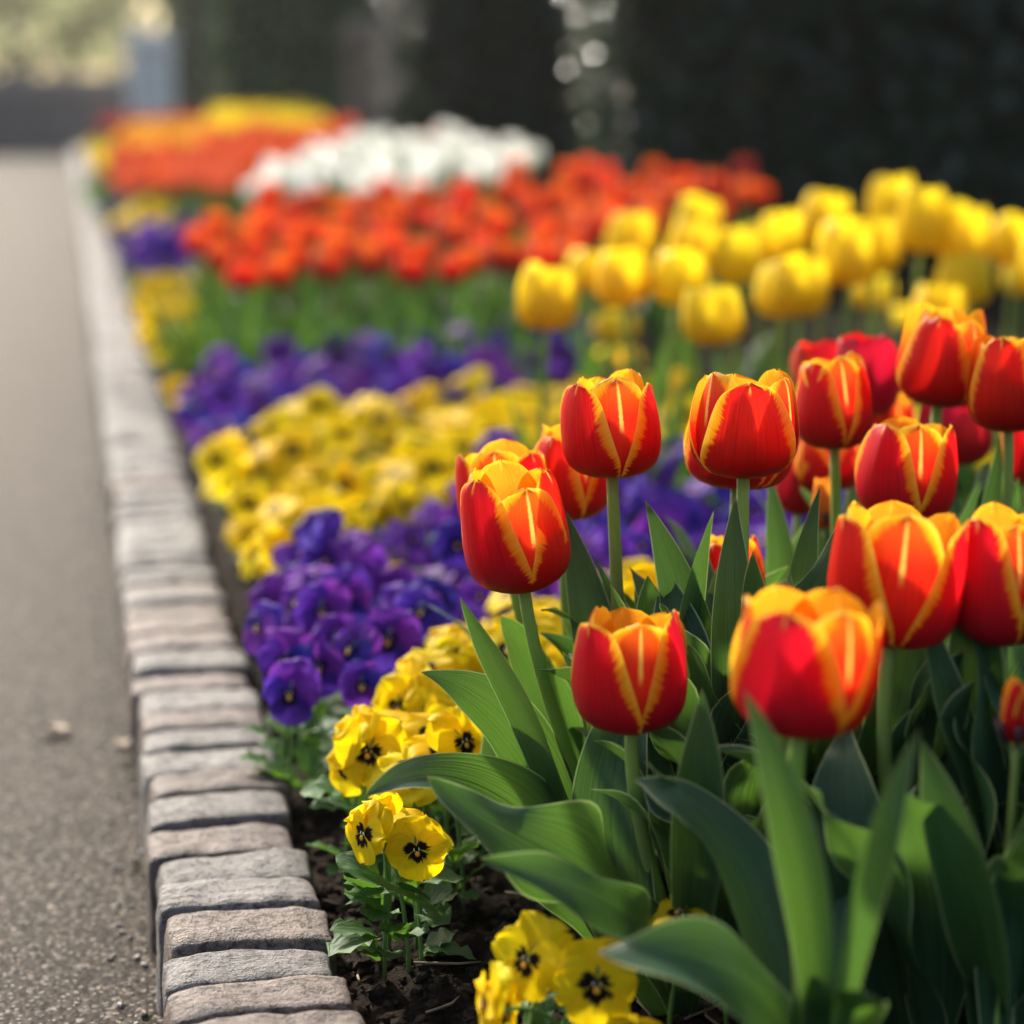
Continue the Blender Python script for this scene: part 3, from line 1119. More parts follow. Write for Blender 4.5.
def hedge(name, label, centre, half, rz, n, size, mats, seed, top=2.2, glint_sprigs=0):
    """clipped block hedge: twiggy core > leafy shell"""
    root = thing(name, (centre.x, centre.y, 0.0), label, 'hedge', None, rz)
    hx, hy = half
    r_ = np.random.default_rng(seed)
    mb = MB()
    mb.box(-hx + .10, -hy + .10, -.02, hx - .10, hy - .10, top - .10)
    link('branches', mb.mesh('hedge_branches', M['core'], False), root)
    # leaves on the four sides and the top, in a layer a hand deep
    areas = np.array([2 * hx * top, 2 * hx * top, 2 * hy * top, 2 * hy * top, 4 * hx * hy])
    wts = areas * np.array([1.5, .6, 1.2, 1.0, .5])
    side = r_.choice(5, n, p=wts / wts.sum())
    a, b = r_.uniform(-1, 1, n), r_.uniform(0, 1, n)
    dep = np.abs(r_.normal(0, .05, n)) - .012
    lump = np.array([mnoise.noise(Vector((p * 5, q * 4 + seed, float(s) * 7))) for p, q, s in zip(a, b * top, side)]) * .05
    dep = dep - lump
    pts = np.zeros((n, 3))
    nr = np.zeros((n, 3))
    for k, (sx, sy) in enumerate(((0, -1), (0, 1), (-1, 0), (1, 0))):
        q = side == k
        pts[q, 0] = np.where(sx == 0, a[q] * hx, sx * (hx - dep[q]))
        pts[q, 1] = np.where(sy == 0, a[q] * hy, sy * (hy - dep[q]))
        pts[q, 2] = b[q] * top
        nr[q] = (sx, sy, .25)
    q = side == 4
    pts[q] = np.stack([a[q] * hx, (b[q] * 2 - 1) * hy, top - dep[q]], 1)
    nr[q] = (0, 0, 1)
    link('leaves', leaf_cloud('hedge_leaves', pts, nr, size, mats, .75, seed), root)
    if glint_sprigs:
        # added glossy leaves along one corner, tilted to throw sun glints
        k = glint_sprigs
        p2 = np.stack([-hx + r_.uniform(-.10, .09, k), -hy + np.abs(r_.normal(0, .10, k)) - .06, r_.uniform(.52, top, k)], 1)
        n2 = np.tile(np.array((-.55, -.25, .80)), (k, 1))
        link('foliage', leaf_cloud('hedge_glint_shoots', p2, n2, .013, [M['glint']], .30, seed + 1), root)
    return root


def foot(px, d):
    p = at(px, 512, d)
    return Vector((p.x, p.y, 0))


def hedge_px(name, label, px0, px1, d, depth, n, size, mats, seed, top=2.2, glint_sprigs=0):
    a, b = foot(px0, d), foot(px1, d)
    ax = (b - a)
    hx = ax.length / 2
    ax.normalize()
    fw = Vector((-ax.y, ax.x, 0))
    c = (a + b) / 2 + fw * depth / 2
    return hedge(name, label, c, (hx, depth / 2), math.atan2(ax.y, ax.x), n, size, mats, seed, top, glint_sprigs)


hedge_px('hedge', 'dark glossy hedge block rising behind the yellow tulips', 592, 1500, 6.2, 1.3, 42000, .021, [M['yew_dark']] * 4 + [M['laurel'], M['glint']], 3, 2.4, 620)
hedge_px('hedge', 'dark clipped hedge block rising behind the white tulips', 400, 640, 9.2, 1.3, 26000, .022, [M['yew_dark']] * 4 + [M['laurel'], M['glint']], 4, 2.6, 420)
hedge_px('hedge', 'mid green clipped hedge between the pale pillar and brown pillar', 222, 352, 14.0, 1.6, 22000, .028, [M['yew_mid'], M['yew_dark']], 5, 2.8)
hedge_px('hedge', 'yellowish green block standing for the sunlit hedge side behind the pale pillar', 176, 235, 22.5, 2.5, 12000, .045, [M['box_green']], 6, 3.2)  # separate block added for the lit side of the mid green hedge
hedge_px('hedge', 'long dark hedge closing the view behind brown pillar', 300, 620, 17.0, 1.2, 16000, .04, [M['yew_mid'], M['yew_dark']], 8, 3.0)


def bevel_box(mb, x0, y0, z0, x1, y1, z1, b=.012):
    """box with chamfered vertical and top edges"""
    ring = lambda q, z: [(x0 + q + b, y0 + q, z), (x1 - q - b, y0 + q, z), (x1 - q, y0 + q + b, z), (x1 - q, y1 - q - b, z), (x1 - q - b, y1 - q, z), (x0 + q + b, y1 - q, z), (x0 + q, y1 - q - b, z), (x0 + q, y0 + q + b, z)]
    rings = [ring(0, z0), ring(0, z1 - b), ring(b, z1)]
    base = len(mb.v)
    for r_ in rings:
        mb.v.extend(r_)
        mb.uv.extend([(0, 0)] * 8)
        mb.e.extend([1.0] * 8)
    for i in range(2):
        for j in range(8):
            mb.f.append((base + i * 8 + j, base + i * 8 + (j + 1) % 8, base + i * 8 + 8 + (j + 1) % 8, base + i * 8 + 8 + j))
            mb.m.append(0)
    mb.f.append(tuple(base + 16 + j for j in range(8)))
    mb.m.append(0)


def pillar(name, label, px0, px1, d, top_py, mat, capmat, cap=.14):
    a, b = foot(px0, d), foot(px1, d)
    c = (a + b) / 2
    w = (b - a).length / 2
    z = at((px0 + px1) / 2, top_py, d).z
    root = thing(name, (c.x, c.y, 0), label, 'pillar', None, math.atan2((b - a).y, (b - a).x))
    mb = MB()
    bevel_box(mb, -w, -w, -.02, w, w, z - cap)
    link('shaft', mb.mesh('pillar_shaft', mat, False), root)
    mb = MB()
    bevel_box(mb, -w - .03, -w - .03, z - cap + .002, w + .03, w + .03, z - cap * .45)
    bevel_box(mb, -w * .8, -w * .8, z - cap * .45 + .002, w * .8, w * .8, z, .03)
    link('cap', mb.mesh('pillar_cap', capmat, False), root)
    return root


pillar('gate_pillar', 'pale grey stone pillar at the end of the low wall', 145, 184, 21.0, 34, M['pillar_pale'], M['pillar_pale'])
pillar('gate_pillar', 'brown stone pillar standing between two clipped hedges', 352, 392, 12.6, 24, M['pillar_brown'], M['pillar_brown'])
# low wall across the end of the path
wy = PATH_END + .25
root = thing('boundary_wall', (-4.0, wy, 0), 'low grey stone wall with coping across the path end', 'wall')
xr = foot(146, wy / math.cos(YAW)).x + 4.0
mb = MB()
bevel_box(mb, -9, -.12, -.02, xr, .15, .58)
link('wall_body', mb.mesh('wall_body', M['wall'], False), root)
mb = MB()
bevel_box(mb, -9, -.17, .582, xr, .20, .74, .02)
link('coping', mb.mesh('wall_coping', M['coping'], False), root)


def tree(label, x, y, h, rad, seed, mats, n=5200, leaf=.13):
    r_ = np.random.default_rng(seed)
    root = thing('tree', (x, y, -.03), label, 'tree', 'trees beyond the wall')
    mb = MB()
    th = h * .42
    top = Vector((r_.uniform(-.3, .3), r_.uniform(-.3, .3), h * .8))
    mb.tube([(0, 0, 0), (0, 0, th * .5), top * .6, top], [h * .018, h * .015, h * .010, h * .003], 9)
    clumps = []
    for k in range(24):
        a = r_.uniform(0, 6.28)
        el = r_.uniform(-.2, 1.0)
        e = Vector((math.cos(a) * rad * math.cos(el) * r_.uniform(.5, .9), math.sin(a) * rad * math.cos(el) * r_.uniform(.5, .9), h * r_.uniform(.16, .62) + math.sin(el) * h * .25))
        b = Vector((0, 0, e.z * r_.uniform(.4, .8)))
        mb.tube([b, b.lerp(e, .5) + Vector((0, 0, .02 * h)), e], [h * .010, h * .007, h * .002], 6)
        clumps.append((np.array(e), rad * r_.uniform(.26, .5)))
    link('trunk', mb.mesh('tree_trunk', M['bark']), root)
    pts, nr = [], []
    for c, q in clumps:
        k = n // len(clumps)
        d = r_.normal(0, 1, (k, 3))
        d /= np.linalg.norm(d, axis=1)[:, None]
        pts.append(c + d * q * r_.uniform(.35, 1.05, (k, 1)) * np.array((1, 1, .75)))
        nr.append(d)
    link('crown', leaf_cloud('tree_crown', np.concatenate(pts), np.concatenate(nr), leaf, mats, .9, seed), root)


TW = ['pale hazy tree over the low wall, leftmost one', 'broad hazy tree rising over the low wall', 'tall hazy tree over the wall near the pale pillar', 'rounded hazy tree behind the sunlit hedge side',
      'small far tree in the mist between larger ones', 'far misty tree low over the wall', 'tall far tree behind the mid green hedge', 'wide far tree behind the dark hedges', 'pale tree far beyond the hedges at the bed end', 'tree beyond the wall where it runs far from the bed', 'pale tree at the far corner of the wall', 'tall pale tree far behind the long wall']
TW[0] = 'pale hazy tree over the low wall, farthest from the pillar'
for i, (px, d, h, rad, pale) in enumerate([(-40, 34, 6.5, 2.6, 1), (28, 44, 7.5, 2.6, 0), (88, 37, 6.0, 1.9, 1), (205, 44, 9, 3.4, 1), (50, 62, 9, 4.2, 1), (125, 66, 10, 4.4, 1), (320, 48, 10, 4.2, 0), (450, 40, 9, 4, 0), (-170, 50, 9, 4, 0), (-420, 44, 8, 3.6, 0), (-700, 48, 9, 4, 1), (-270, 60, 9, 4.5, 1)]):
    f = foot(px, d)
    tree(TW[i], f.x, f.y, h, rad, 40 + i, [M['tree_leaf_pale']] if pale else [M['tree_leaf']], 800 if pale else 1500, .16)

# ================================================================== TULIPS IN FRONT
RGT = _cm @ Vector((1, 0, 0))
CUP = _cm @ Vector((0, 1, 0))
TOC = _cm @ Vector((0, 0, 1))


def camvec(r, u, c):
    return RGT * r + CUP * u + TOC * c


def axis_matrix(axis, loc):
    q = Vector((0, 0, 1)).rotation_difference(Vector(axis).normalized())
    return Matrix.Translation(loc) @ q.to_matrix().to_4x4()


def front_tulip(label, px, py, wpx, hpx, d, lean, turn, kind, foot_dx, foot_dy, leaves, seed, open_=0.0, category='tulip', hi=True):
    """px,py centre of the bloom in the photo, wpx/hpx its size there, d its depth"""
    Wm, Hm = wpx / FPX * d, hpx / FPX * d / math.cos(R(9))
    c = at(px, py, d)
    ax = (Vector((0, 0, 1)) + RGT * lean + VIEWH * U(-.04, .06)).normalized()
    bb = c - ax * Hm * .5                                # underside of the bloom
    bx, by = bb.x + foot_dx, bb.y + foot_dy
    base = Vector((bx, by, soil_z(bx, by) - .004))
    root = thing('tulip', base, label, category, 'red and yellow tulips in the front clump')
    p0, p3 = Vector((0, 0, 0)), bb - base
    h = p3.length
    pts = bez(p0, Vector((0, 0, h * .36)), p3 - ax * h * .36, p3 + ax * .002, np.linspace(0, 1, 16))
    mb = MB()
    mb.tube(pts, np.linspace(.0049, .0038, 16) * (Wm / .065) ** .5, 10)
    link('stem', mb.mesh('tulip_stem', M['stem']), root)
    fl = link('flower', core_mb(Hm).mesh('tulip_heart', [M['pistil'], M['stamen']]), root, None, axis_matrix(ax, p3))
    mo, mi = {'flame': (M['flame_outer'], M['flame_inner']), 'red': (M['red'], M['red']), 'bud': (M['bud'], M['bud'])}[kind]
    n, m = (20, 15) if hi else (14, 11)
    for outer, pm in bloom_parts(Hm, Wm / 2 * .97, TOCAM + R(turn), seed, open_, n, m):
        link('petal', pm.mesh('tulip_petal', mo if outer else mi), fl)
    r_ = np.random.default_rng(seed + 5)
    az0 = r_.uniform(0, 6.28)
    for k in range(leaves):
        mb = MB()
        rand_leaf(mb, (0, 0, .002 + .012 * k), az0 + k * 2.3 + r_.uniform(-.5, .5), r_.uniform(.20, .30), r_.uniform(.05, .70), r_.uniform(.014, .024), seed * 7 + k, droop=r_.uniform(0, .15))
        link('leaf', mb.mesh('tulip_leaf', M['leaf']), root)
    return root


T = {}
spec = [
    # key label px py w h d lean turn kind dx dy leaves open
    ('upright', 'red tulip with yellow margins standing alone above purple pansies, stem in full view', 610, 425, 98, 102, 1.29, -.05, 12, 'flame', .012, .015, 1, .0),
    ('leaning', 'red and yellow tulip tilted over the purple pansies, in front of two others', 516, 530, 106, 122, 1.23, -.13, 14, 'flame', .055, .02, 0, .10),
    ('behind_leaning', 'orange red tulip half hidden directly behind the tilted one', 503, 492, 92, 90, 1.36, -.08, -8, 'flame', .05, .03, 2, .14),
    ('peeking', 'red tulip with yellow edges peeking out between the tilted and the upright one', 572, 474, 84, 88, 1.40, .10, 20, 'flame', .02, .02, 2, .04),
    ('tall_wide', 'tall wide red tulip showing one rounded petal in front, second twin stem beside', 744, 422, 108, 108, 1.25, .0, 62, 'flame', .005, .015, 2, .12),
    ('twin', 'red tulip hidden behind the tall wide bloom, only its underside showing', 739, 438, 104, 100, 1.34, .03, 30, 'flame', .01, .02, 2, .06),
    ('short_front', 'short red and orange tulip low among broad leaves beside the yellow pansies', 633, 670, 114, 122, 1.15, .02, 8, 'flame', .03, .02, 1, .13),
    ('big_front', 'largest red and yellow tulip, open orange top, rising from blade leaves', 806, 660, 140, 148, .99, .07, 28, 'flame', .012, .015, 2, .20),
    ('blurred_front', 'big soft focus red tulip with orange rim right beside the largest one', 897, 576, 124, 138, 1.10, .09, -4, 'flame', .02, .02, 3, .14),
    ('edge_front', 'big soft focus red tulip cut off by the picture edge', 1004, 578, 100, 134, 1.10, .0, 10, 'flame', .01, .02, 3, .0),
    ('mid', 'red tulip with a bright yellow V standing in the middle of the clump', 907, 472, 97, 100, 1.37, .05, 8, 'flame', .0, .02, 3, .07),
    ('tallest', 'tallest red tulip with thin yellow margins on a long straight stem', 943, 357, 86, 98, 1.46, .07, 40, 'flame', .008, .02, 2, .0),
    ('edge_tall', 'tall red tulip with yellow edges partly cut by the picture edge', 1008, 382, 78, 98, 1.42, -.06, 32, 'flame', -.005, .02, 3, .0),
    ('slim', 'red tulip with yellow tips just beside the tall wide bloom', 832, 403, 78, 92, 1.44, -.07, 14, 'flame', .005, .02, 3, .04),
    ('plain', 'plain red tulip without yellow, open, above the slim yellow tipped one', 866, 374, 66, 84, 1.62, .10, 20, 'red', -.01, .02, 2, .10),
    ('plain_low', 'plain red tulip mostly hidden, ragged top beside the other plain one', 829, 372, 70, 62, 1.66, -.06, 0, 'red', .0, .02, 2, .16),
    ('low_hidden', 'small red tulip low behind two crossed blades and green stems', 733, 571, 66, 74, 1.38, -.04, 14, 'flame', .01, .01, 2, .0),
    ('orange_back', 'small orange red tulip glimpsed behind the bright yellow V bloom', 889, 420, 50, 50, 1.66, .04, 10, 'flame', .0, .02, 2, .04),
    ('red_back', 'dark red tulip behind the tallest stem, cut by it in two', 953, 428, 76, 70, 1.60, .04, 100, 'red', .0, .02, 2, .0),
    ('red_under', 'red tulip in shade under the slim yellow tipped bloom', 829, 458, 70, 62, 1.58, .0, 60, 'flame', .0, .02, 2, .0),
    ('low_red', 'half seen red tulip low behind the wide bloom and blade leaves', 800, 484, 52, 60, 1.60, .05, 50, 'red', .0, .02, 2, .0),
    ('apricot', 'slender closed apricot tulip bud between green stems', 826, 503, 28, 52, 1.50, .0, 10, 'bud', .0, .02, 2, -.12),
    ('edge_bud', 'small closed red tulip at the picture edge below the soft focus one', 1018, 712, 34, 66, 1.02, .0, 30, 'flame', .0, .02, 2, -.08),
    ('edge_low', 'red tulip at the picture edge behind the long pointed blade', 1030, 450, 60, 66, 1.66, .0, 30, 'flame', .0, .02, 2, .0),
]
for i, (key, lab, px, py, w, h, d, lean, turn, kind, dx, dy, nl, op) in enumerate(spec):
    # feet shift along the picture's right and forward directions
    fx = RGT.x * dx + VIEWH.x * dy
    fy = RGT.y * dx + VIEWH.y * dy
    T[key] = front_tulip(lab, px, py, w, h, d, lean, turn, kind, fx, fy, nl, 300 + i * 17, op)

# extra plants without a visible bloom fill the clump (their buds are still down among the leaves)
gi = 0
for (px, d) in [(690, 1.32), (760, 1.16), (840, 1.22), (930, 1.26), (985, 1.3), (880, 1.09), (960, 1.06), (1020, 1.12), (770, 1.42), (700, 1.20), (900, 1.5), (980, 1.52), (1060, 1.3), (1090, 1.05), (1120, 1.45), (800, 1.08), (660, 1.40), (1040, 1.04), (752, 1.21), (850, 1.14), (915, 1.16), (1000, 1.24), (760, 1.24), (1070, 1.18)]:
    f = foot(px, d)
    base = Vector((f.x, f.y, soil_z(f.x, f.y) - .004))
    sd_ = 900 + gi * 13
    r_ = np.random.default_rng(sd_)
    root = thing('tulip', base, 'leafy tulip plant without a bloom, filling the front clump under the red blooms', 'tulip', 'bloomless tulip plants in the front clump')
    for k in range(8):
        mb = MB()
        rand_leaf(mb, (0, 0, .002 + .007 * k), r_.uniform(0, 6.28), r_.uniform(.18, .28), r_.uniform(.03, .55), r_.uniform(.012, .024), sd_ * 3 + k, n=26, m=11, droop=r_.uniform(0, .12), wave=.42)
        link('leaf', mb.mesh('tulip_leaf', M['leaf']), root)
    gi += 1

# the individual leaves the photo shows, as cubics through points at their own depth
HL = [
    # plant, 4 x (px,py,d), half width, (right, up, to camera) of the face, cup, wave, k
    ('leaning', (612, 905, 1.27), (560, 815, 1.25), (455, 735, 1.20), (364, 797, 1.16), .0215, (-.05, .55, .8), .7, .24, 1.7),
    ('short_front', (700, 935, 1.17), (640, 850, 1.13), (520, 865, 1.10), (427, 776, 1.12), .027, (-.1, .65, .7), .5, .5, 2.1),
    ('short_front', (735, 985, 1.10), (680, 915, 1.06), (580, 890, 1.05), (480, 858, 1.05), .0195, (-.1, .7, .65), .8, .34, 1.8),
    ('big_front', (880, 1075, .98), (800, 965, .95), (700, 955, .96), (598, 952, .97), .024, (0, .8, .6), .55, .22, 1.5),
    ('leaning', (604, 905, 1.25), (580, 790, 1.23), (510, 690, 1.20), (460, 597, 1.20), .0175, (-.75, .35, .55), .8, .10, 1.5),
    ('leaning', (598, 905, 1.27), (560, 750, 1.27), (500, 690, 1.25), (421, 672, 1.25), .019, (-.5, .5, .7), .8, .16, 2.0),
    ('leaning', (606, 905, 1.26), (560, 860, 1.27), (505, 790, 1.28), (496, 692, 1.30), .025, (-.5, .2, .8), .7, .20, 1.8),
    ('short_front', (640, 985, 1.18), (596, 900, 1.17), (590, 760, 1.18), (652, 655, 1.22), .0235, (-.25, .1, .95), .7, .08, 1.2),
    ('upright', (645, 850, 1.30), (625, 720, 1.31), (590, 610, 1.32), (567, 512, 1.33), .017, (-.35, .2, .9), .9, .08, 1.5),
    ('upright', (640, 850, 1.33), (618, 740, 1.35), (606, 640, 1.36), (618, 545, 1.38), .0085, (.5, .1, .8), .9, .08, 1.5),
    ('tall_wide', (725, 850, 1.27), (725, 720, 1.27), (690, 600, 1.28), (645, 500, 1.29), .0165, (-.4, .2, .9), .9, .10, 1.6),
    ('low_hidden', (640, 860, 1.28), (650, 750, 1.27), (680, 620, 1.27), (714, 510, 1.27), .0125, (.6, .2, .7), 1.0, .08, 1.6),
    ('tall_wide', (752, 870, 1.21), (745, 740, 1.21), (728, 610, 1.21), (736, 494, 1.21), .0145, (-.3, .1, .95), .9, .06, 1.4),
    ('twin', (768, 860, 1.30), (775, 740, 1.30), (790, 600, 1.30), (820, 487, 1.31), .0155, (.45, .1, .9), 1.0, .06, 1.4),
    ('low_hidden', (720, 880, 1.25), (690, 790, 1.23), (690, 680, 1.24), (660, 560, 1.30), .025, (-.2, .2, .95), .6, .30, 2.0),
    ('short_front', (712, 985, 1.13), (705, 890, 1.10), (705, 790, 1.09), (702, 688, 1.09), .0165, (-.5, .1, .85), .9, .05, 1.2),
    ('big_front', (858, 1080, .95), (838, 930, .93), (795, 800, .93), (744, 690, .95), .0125, (-.6, .2, .8), .8, .08, 1.3),
    ('big_front', (866, 1080, .92), (850, 950, .90), (870, 830, .90), (920, 730, .92), .0105, (.5, .1, .85), .9, .08, 1.3),
    ('edge_front', (1030, 1080, 1.02), (1000, 960, 1.0), (955, 850, 1.0), (922, 740, 1.02), .017, (-.6, .2, .8), .7, .12, 1.5),
    ('edge_tall', (990, 760, 1.44), (985, 650, 1.44), (990, 540, 1.44), (1000, 436, 1.45), .0125, (-.4, .1, .9), .9, .05, 1.2),
    ('tallest', (925, 760, 1.40), (930, 660, 1.40), (945, 560, 1.40), (985, 470, 1.42), .0095, (.6, .1, .8), .9, .05, 1.2),
    ('big_front', (820, 1000, 1.07), (770, 850, 1.05), (700, 790, 1.06), (634, 780, 1.09), .0195, (0, .85, .4), .7, .2, 1.6),
    ('blurred_front', (900, 1000, 1.08), (870, 900, 1.04), (820, 800, 1.08), (850, 720, 1.12), .021, (-.4, .2, .9), .7, .2, 1.6),
    ('slim', (840, 760, 1.40), (850, 660, 1.40), (865, 560, 1.42), (858, 470, 1.44), .012, (.3, .1, .9), .9, .06, 1.4),
    ('slim', (800, 780, 1.42), (790, 660, 1.42), (785, 560, 1.42), (768, 470, 1.44), .012, (-.3, .1, .9), .9, .06, 1.4),
]
for i, (key, a, b, c, e, w, nr, cup, wave, k) in enumerate(HL):
    root = T[key]
    q = [at(*p) - root.location for p in (a, b, c, e)]
    # the blade starts at the plant's own foot
    q[0] = Vector((q[0].x * .15, q[0].y * .15, max(.0, min(.02, q[0].z * .2))))
    mb = MB()
    leaf_mb(mb, q, w, camvec(*nr), cup, wave, k, 4000 + i, 36, 13, 0.0, 0, .42, .45)
    link('leaf', mb.mesh('tulip_leaf', M['leaf']), root)


# ================================================================== PANSIES
def hero_pansy(label, colour, flowers, seed, extra=(), nleaf=18, spread=.06, group=None, hgt=.06):
    r_ = np.random.default_rng(seed)
    ps = [at(*f[:3]) for f in flowers]
    cx = sum(p.x for p in ps) / len(ps) + VIEWH.x * .018
    cy_ = sum(p.y for p in ps) / len(ps) + VIEWH.y * .018
    base = Vector((cx, cy_, soil_z(cx, cy_)))
    root = thing('pansy', base, label, 'pansy', group)
    mb = MB()
    pansy_leaves(mb, (0, 0, 0), nleaf, spread, seed, hgt, .030)
    for e in extra:
        q = [at(*p) - base for p in e[:4]]
        leaf_mb(mb, q, e[4], (0, -.2, 1), .7, .12, 2, seed, 16, 7, 0, 0, .3, .5)
    link('foliage', mb.mesh('pansy_foliage', M['pansy_leaf']), root)
    for f, p in zip(flowers, ps):
        fv = camvec(*f[4]).normalized()
        mat4 = Matrix.Translation(p - base) @ facing(fv, U(-.25, .25))
        fl = pansy_flower(f[3], colour, int(r_.integers(1e6)), root, mat4, True)
        tip = p - base - fv * f[3] * .2 + Vector((0, 0, -f[3] * .12))
        st = MB()
        foot_ = Vector((r_.uniform(-.02, .02), r_.uniform(-.02, .02), 0))
        st.tube(bez(foot_, foot_ + Vector((0, 0, tip.z * .6)), tip + Vector((0, 0, .008)) - fv * .012, tip, np.linspace(0, 1, 10)), .0013, 6)
        link('stem', st.mesh('pansy_stem', M['pansy_stem']), root)
    return root


G1 = 'yellow pansies in front of the tulips'
hero_pansy('yellow pansy with black blotched faces at the bottom edge of the picture', 'py', [
    (597, 985, 1.07, .043, (-.06, .10, 1)), (527, 960, 1.09, .043, (-.62, .12, .75)), (556, 972, 1.13, .042, (.75, .35, .15)), (484, 1004, 1.06, .038, (-.95, .05, .15)),
    (638, 1030, 1.06, .03, (.2, .8, .5)), (505, 1012, 1.08, .034, (.8, -.1, .4))], 11, group=G1, nleaf=20, spread=.045)
hero_pansy('small yellow pansy tucked under the broad leaves of the short tulip', 'py', [(681, 912, 1.13, .034, (-.3, .8, .3)), (706, 916, 1.14, .034, (.4, .8, .3))], 12, group=G1, nleaf=10, spread=.04)
hero_pansy('yellow pansy with one black blotched face on bare soil, under wavy tulip leaf', 'py', [
    (417, 850, 1.22, .036, (-.06, .02, 1)), (364, 834, 1.22, .036, (-.80, .05, .55)), (380, 822, 1.25, .034, (-.2, .75, .5)), (400, 820, 1.26, .036, (.1, .8, .4)),
    (426, 832, 1.27, .034, (.5, .75, .3)), (372, 815, 1.24, .032, (-.5, .3, -.5))], 13, group=G1, nleaf=30, spread=.036, hgt=.085,
    extra=[((440, 915, 1.25), (410, 895, 1.22), (380, 885, 1.2), (342, 868, 1.2), .0085), ((430, 900, 1.25), (400, 880, 1.24), (370, 890, 1.24), (345, 905, 1.24), .006)])
hero_pansy('yellow pansy nearest the kerb, its dark throat facing the path', 'py', [
    (369, 752, 1.37, .044, (-.22, .05, 1)), (350, 737, 1.38, .042, (-.75, .25, .45)), (388, 722, 1.40, .042, (.1, .8, .5)), (346, 768, 1.38, .036, (-.6, -.1, .7)), (392, 742, 1.42, .04, (.7, .5, .4))], 14, group=G1, nleaf=24, spread=.036, hgt=.09)
hero_pansy('yellow pansy with crowded blooms above the long leaf reaching over the soil', 'py', [
    (412, 764, 1.34, .042, (.05, .85, .5)), (440, 752, 1.34, .042, (.3, .7, .6)), (464, 742, 1.33, .042, (.6, .2, .8)), (392, 778, 1.34, .038, (-.5, .6, .5)), (430, 733, 1.38, .042, (.0, .6, .7)), (450, 770, 1.35, .04, (0, .8, .5)),
    (418, 782, 1.33, .038, (-.2, .7, .6))], 15, group=G1, nleaf=24)
hero_pansy('yellow pansy with blooms turned sideways, next to the low purple pansies', 'py', [
    (402, 688, 1.47, .042, (-.85, .15, .4)), (424, 668, 1.48, .042, (-.2, .6, .7)), (437, 704, 1.45, .044, (.1, .3, .9)), (456, 722, 1.43, .042, (.4, .5, .7)), (418, 712, 1.45, .04, (-.6, .1, .7)), (398, 706, 1.46, .038, (-.3, -.2, .9))], 16, group=G1)
hero_pansy('yellow pansy with big rounded petals behind the upright tulip leaf tip', 'py', [
    (464, 655, 1.52, .045, (.0, .6, .8)), (482, 640, 1.54, .044, (.3, .7, .6)), (447, 640, 1.56, .042, (-.4, .7, .5)), (470, 682, 1.48, .042, (.2, .3, .9)), (492, 668, 1.5, .042, (.5, .4, .7))], 17, group=G1)
hero_pansy('yellow pansy showing between the two straight tulip stems', 'py', [
    (525, 630, 1.50, .044, (-.2, .5, .8)), (545, 618, 1.53, .042, (.2, .7, .6)), (508, 650, 1.48, .04, (-.3, .4, .8))], 18, group=G1)
hero_pansy('yellow pansy with a broad bloom behind the crossed tulip blades', 'py', [
    (655, 597, 1.50, .050, (-.05, .30, .95)), (636, 612, 1.52, .042, (-.5, .5, .6)), (668, 628, 1.5, .042, (.4, .5, .7)), (690, 640, 1.52, .04, (.1, .7, .6))], 19, group=G1)

G2 = 'purple pansies beside the kerb'
hero_pansy('deep purple pansy with a round yellow eyed face towards the path', 'pp', [
    (388, 640, 1.58, .046, (-.10, .12, 1)), (362, 686, 1.52, .034, (-.05, .1, 1)), (420, 612, 1.64, .044, (.2, .5, .8)), (402, 600, 1.66, .044, (-.3, .5, .7)), (350, 650, 1.56, .04, (-.6, .2, .7))], 21, group=G2, nleaf=26)
hero_pansy('magenta tinged purple pansy lowest at the kerb, leaning on dark soil', 'pp', [
    (284, 662, 1.55, .046, (-.4, .15, .9)), (290, 694, 1.52, .044, (-.35, .0, .95)), (318, 668, 1.55, .042, (.2, .3, .9)), (304, 650, 1.58, .04, (.0, .8, .4))], 22, group=G2, nleaf=30, spread=.045, hgt=.08)
hero_pansy('purple pansy with dark throated blooms just above the magenta tinged one', 'pp', [
    (322, 612, 1.66, .048, (-.15, .1, 1)), (298, 602, 1.68, .044, (-.6, .3, .7)), (345, 598, 1.70, .046, (.3, .3, .9)), (258, 628, 1.64, .04, (-.7, .2, .6)), (335, 640, 1.62, .042, (-.1, .2, .95)), (312, 576, 1.74, .044, (0, .7, .6))], 23, group=G2, nleaf=26)


def band_flower_dirs(r_):
    a = TOCAM + r_.normal(0, .85)
    el = r_.uniform(.05, 1.15)
    return Vector((math.cos(a) * math.cos(el), math.sin(a) * math.cos(el), math.sin(el)))


def pansy_proto(colour, seed, nfl, D, spread, hgt):
    r_ = np.random.default_rng(seed)
    root = link('pansy', None)
    root.empty_display_size = .02
    mb = MB()
    pansy_leaves(mb, (0, 0, 0), 16, spread * .9, seed, hgt * .75, .034)
    ds = []
    for k in range(nfl):
        a = k * 2.4 + r_.uniform(-.3, .3)
        rr = spread * math.sqrt((k + .4) / nfl)
        z = hgt * (1.02 - .42 * (rr / spread) ** 2) + r_.uniform(-.022, .018)
        p = Vector((math.cos(a) * rr, math.sin(a) * rr, z))
        fv = (band_flower_dirs(r_) + Vector((p.x, p.y, 0)) * 5).normalized()
        ds.append((p, fv))
        mb.tube([Vector((p.x * .3, p.y * .3, 0)), Vector((p.x * .6, p.y * .6, z * .6)), p - fv * D * .2], .0013, 5, 0)
    link('foliage', mb.mesh('pansy_foliage', M['pansy_leaf']), root)
    for p, fv in ds:
        dd = D * r_.uniform(.85, 1.12)
        link('flower', pansy_flower(dd, colour, int(r_.integers(1e6)), lo=True), root, None, Matrix.Translation(p) @ facing(fv, r_.uniform(-.3, .3)))
    return reg(root)


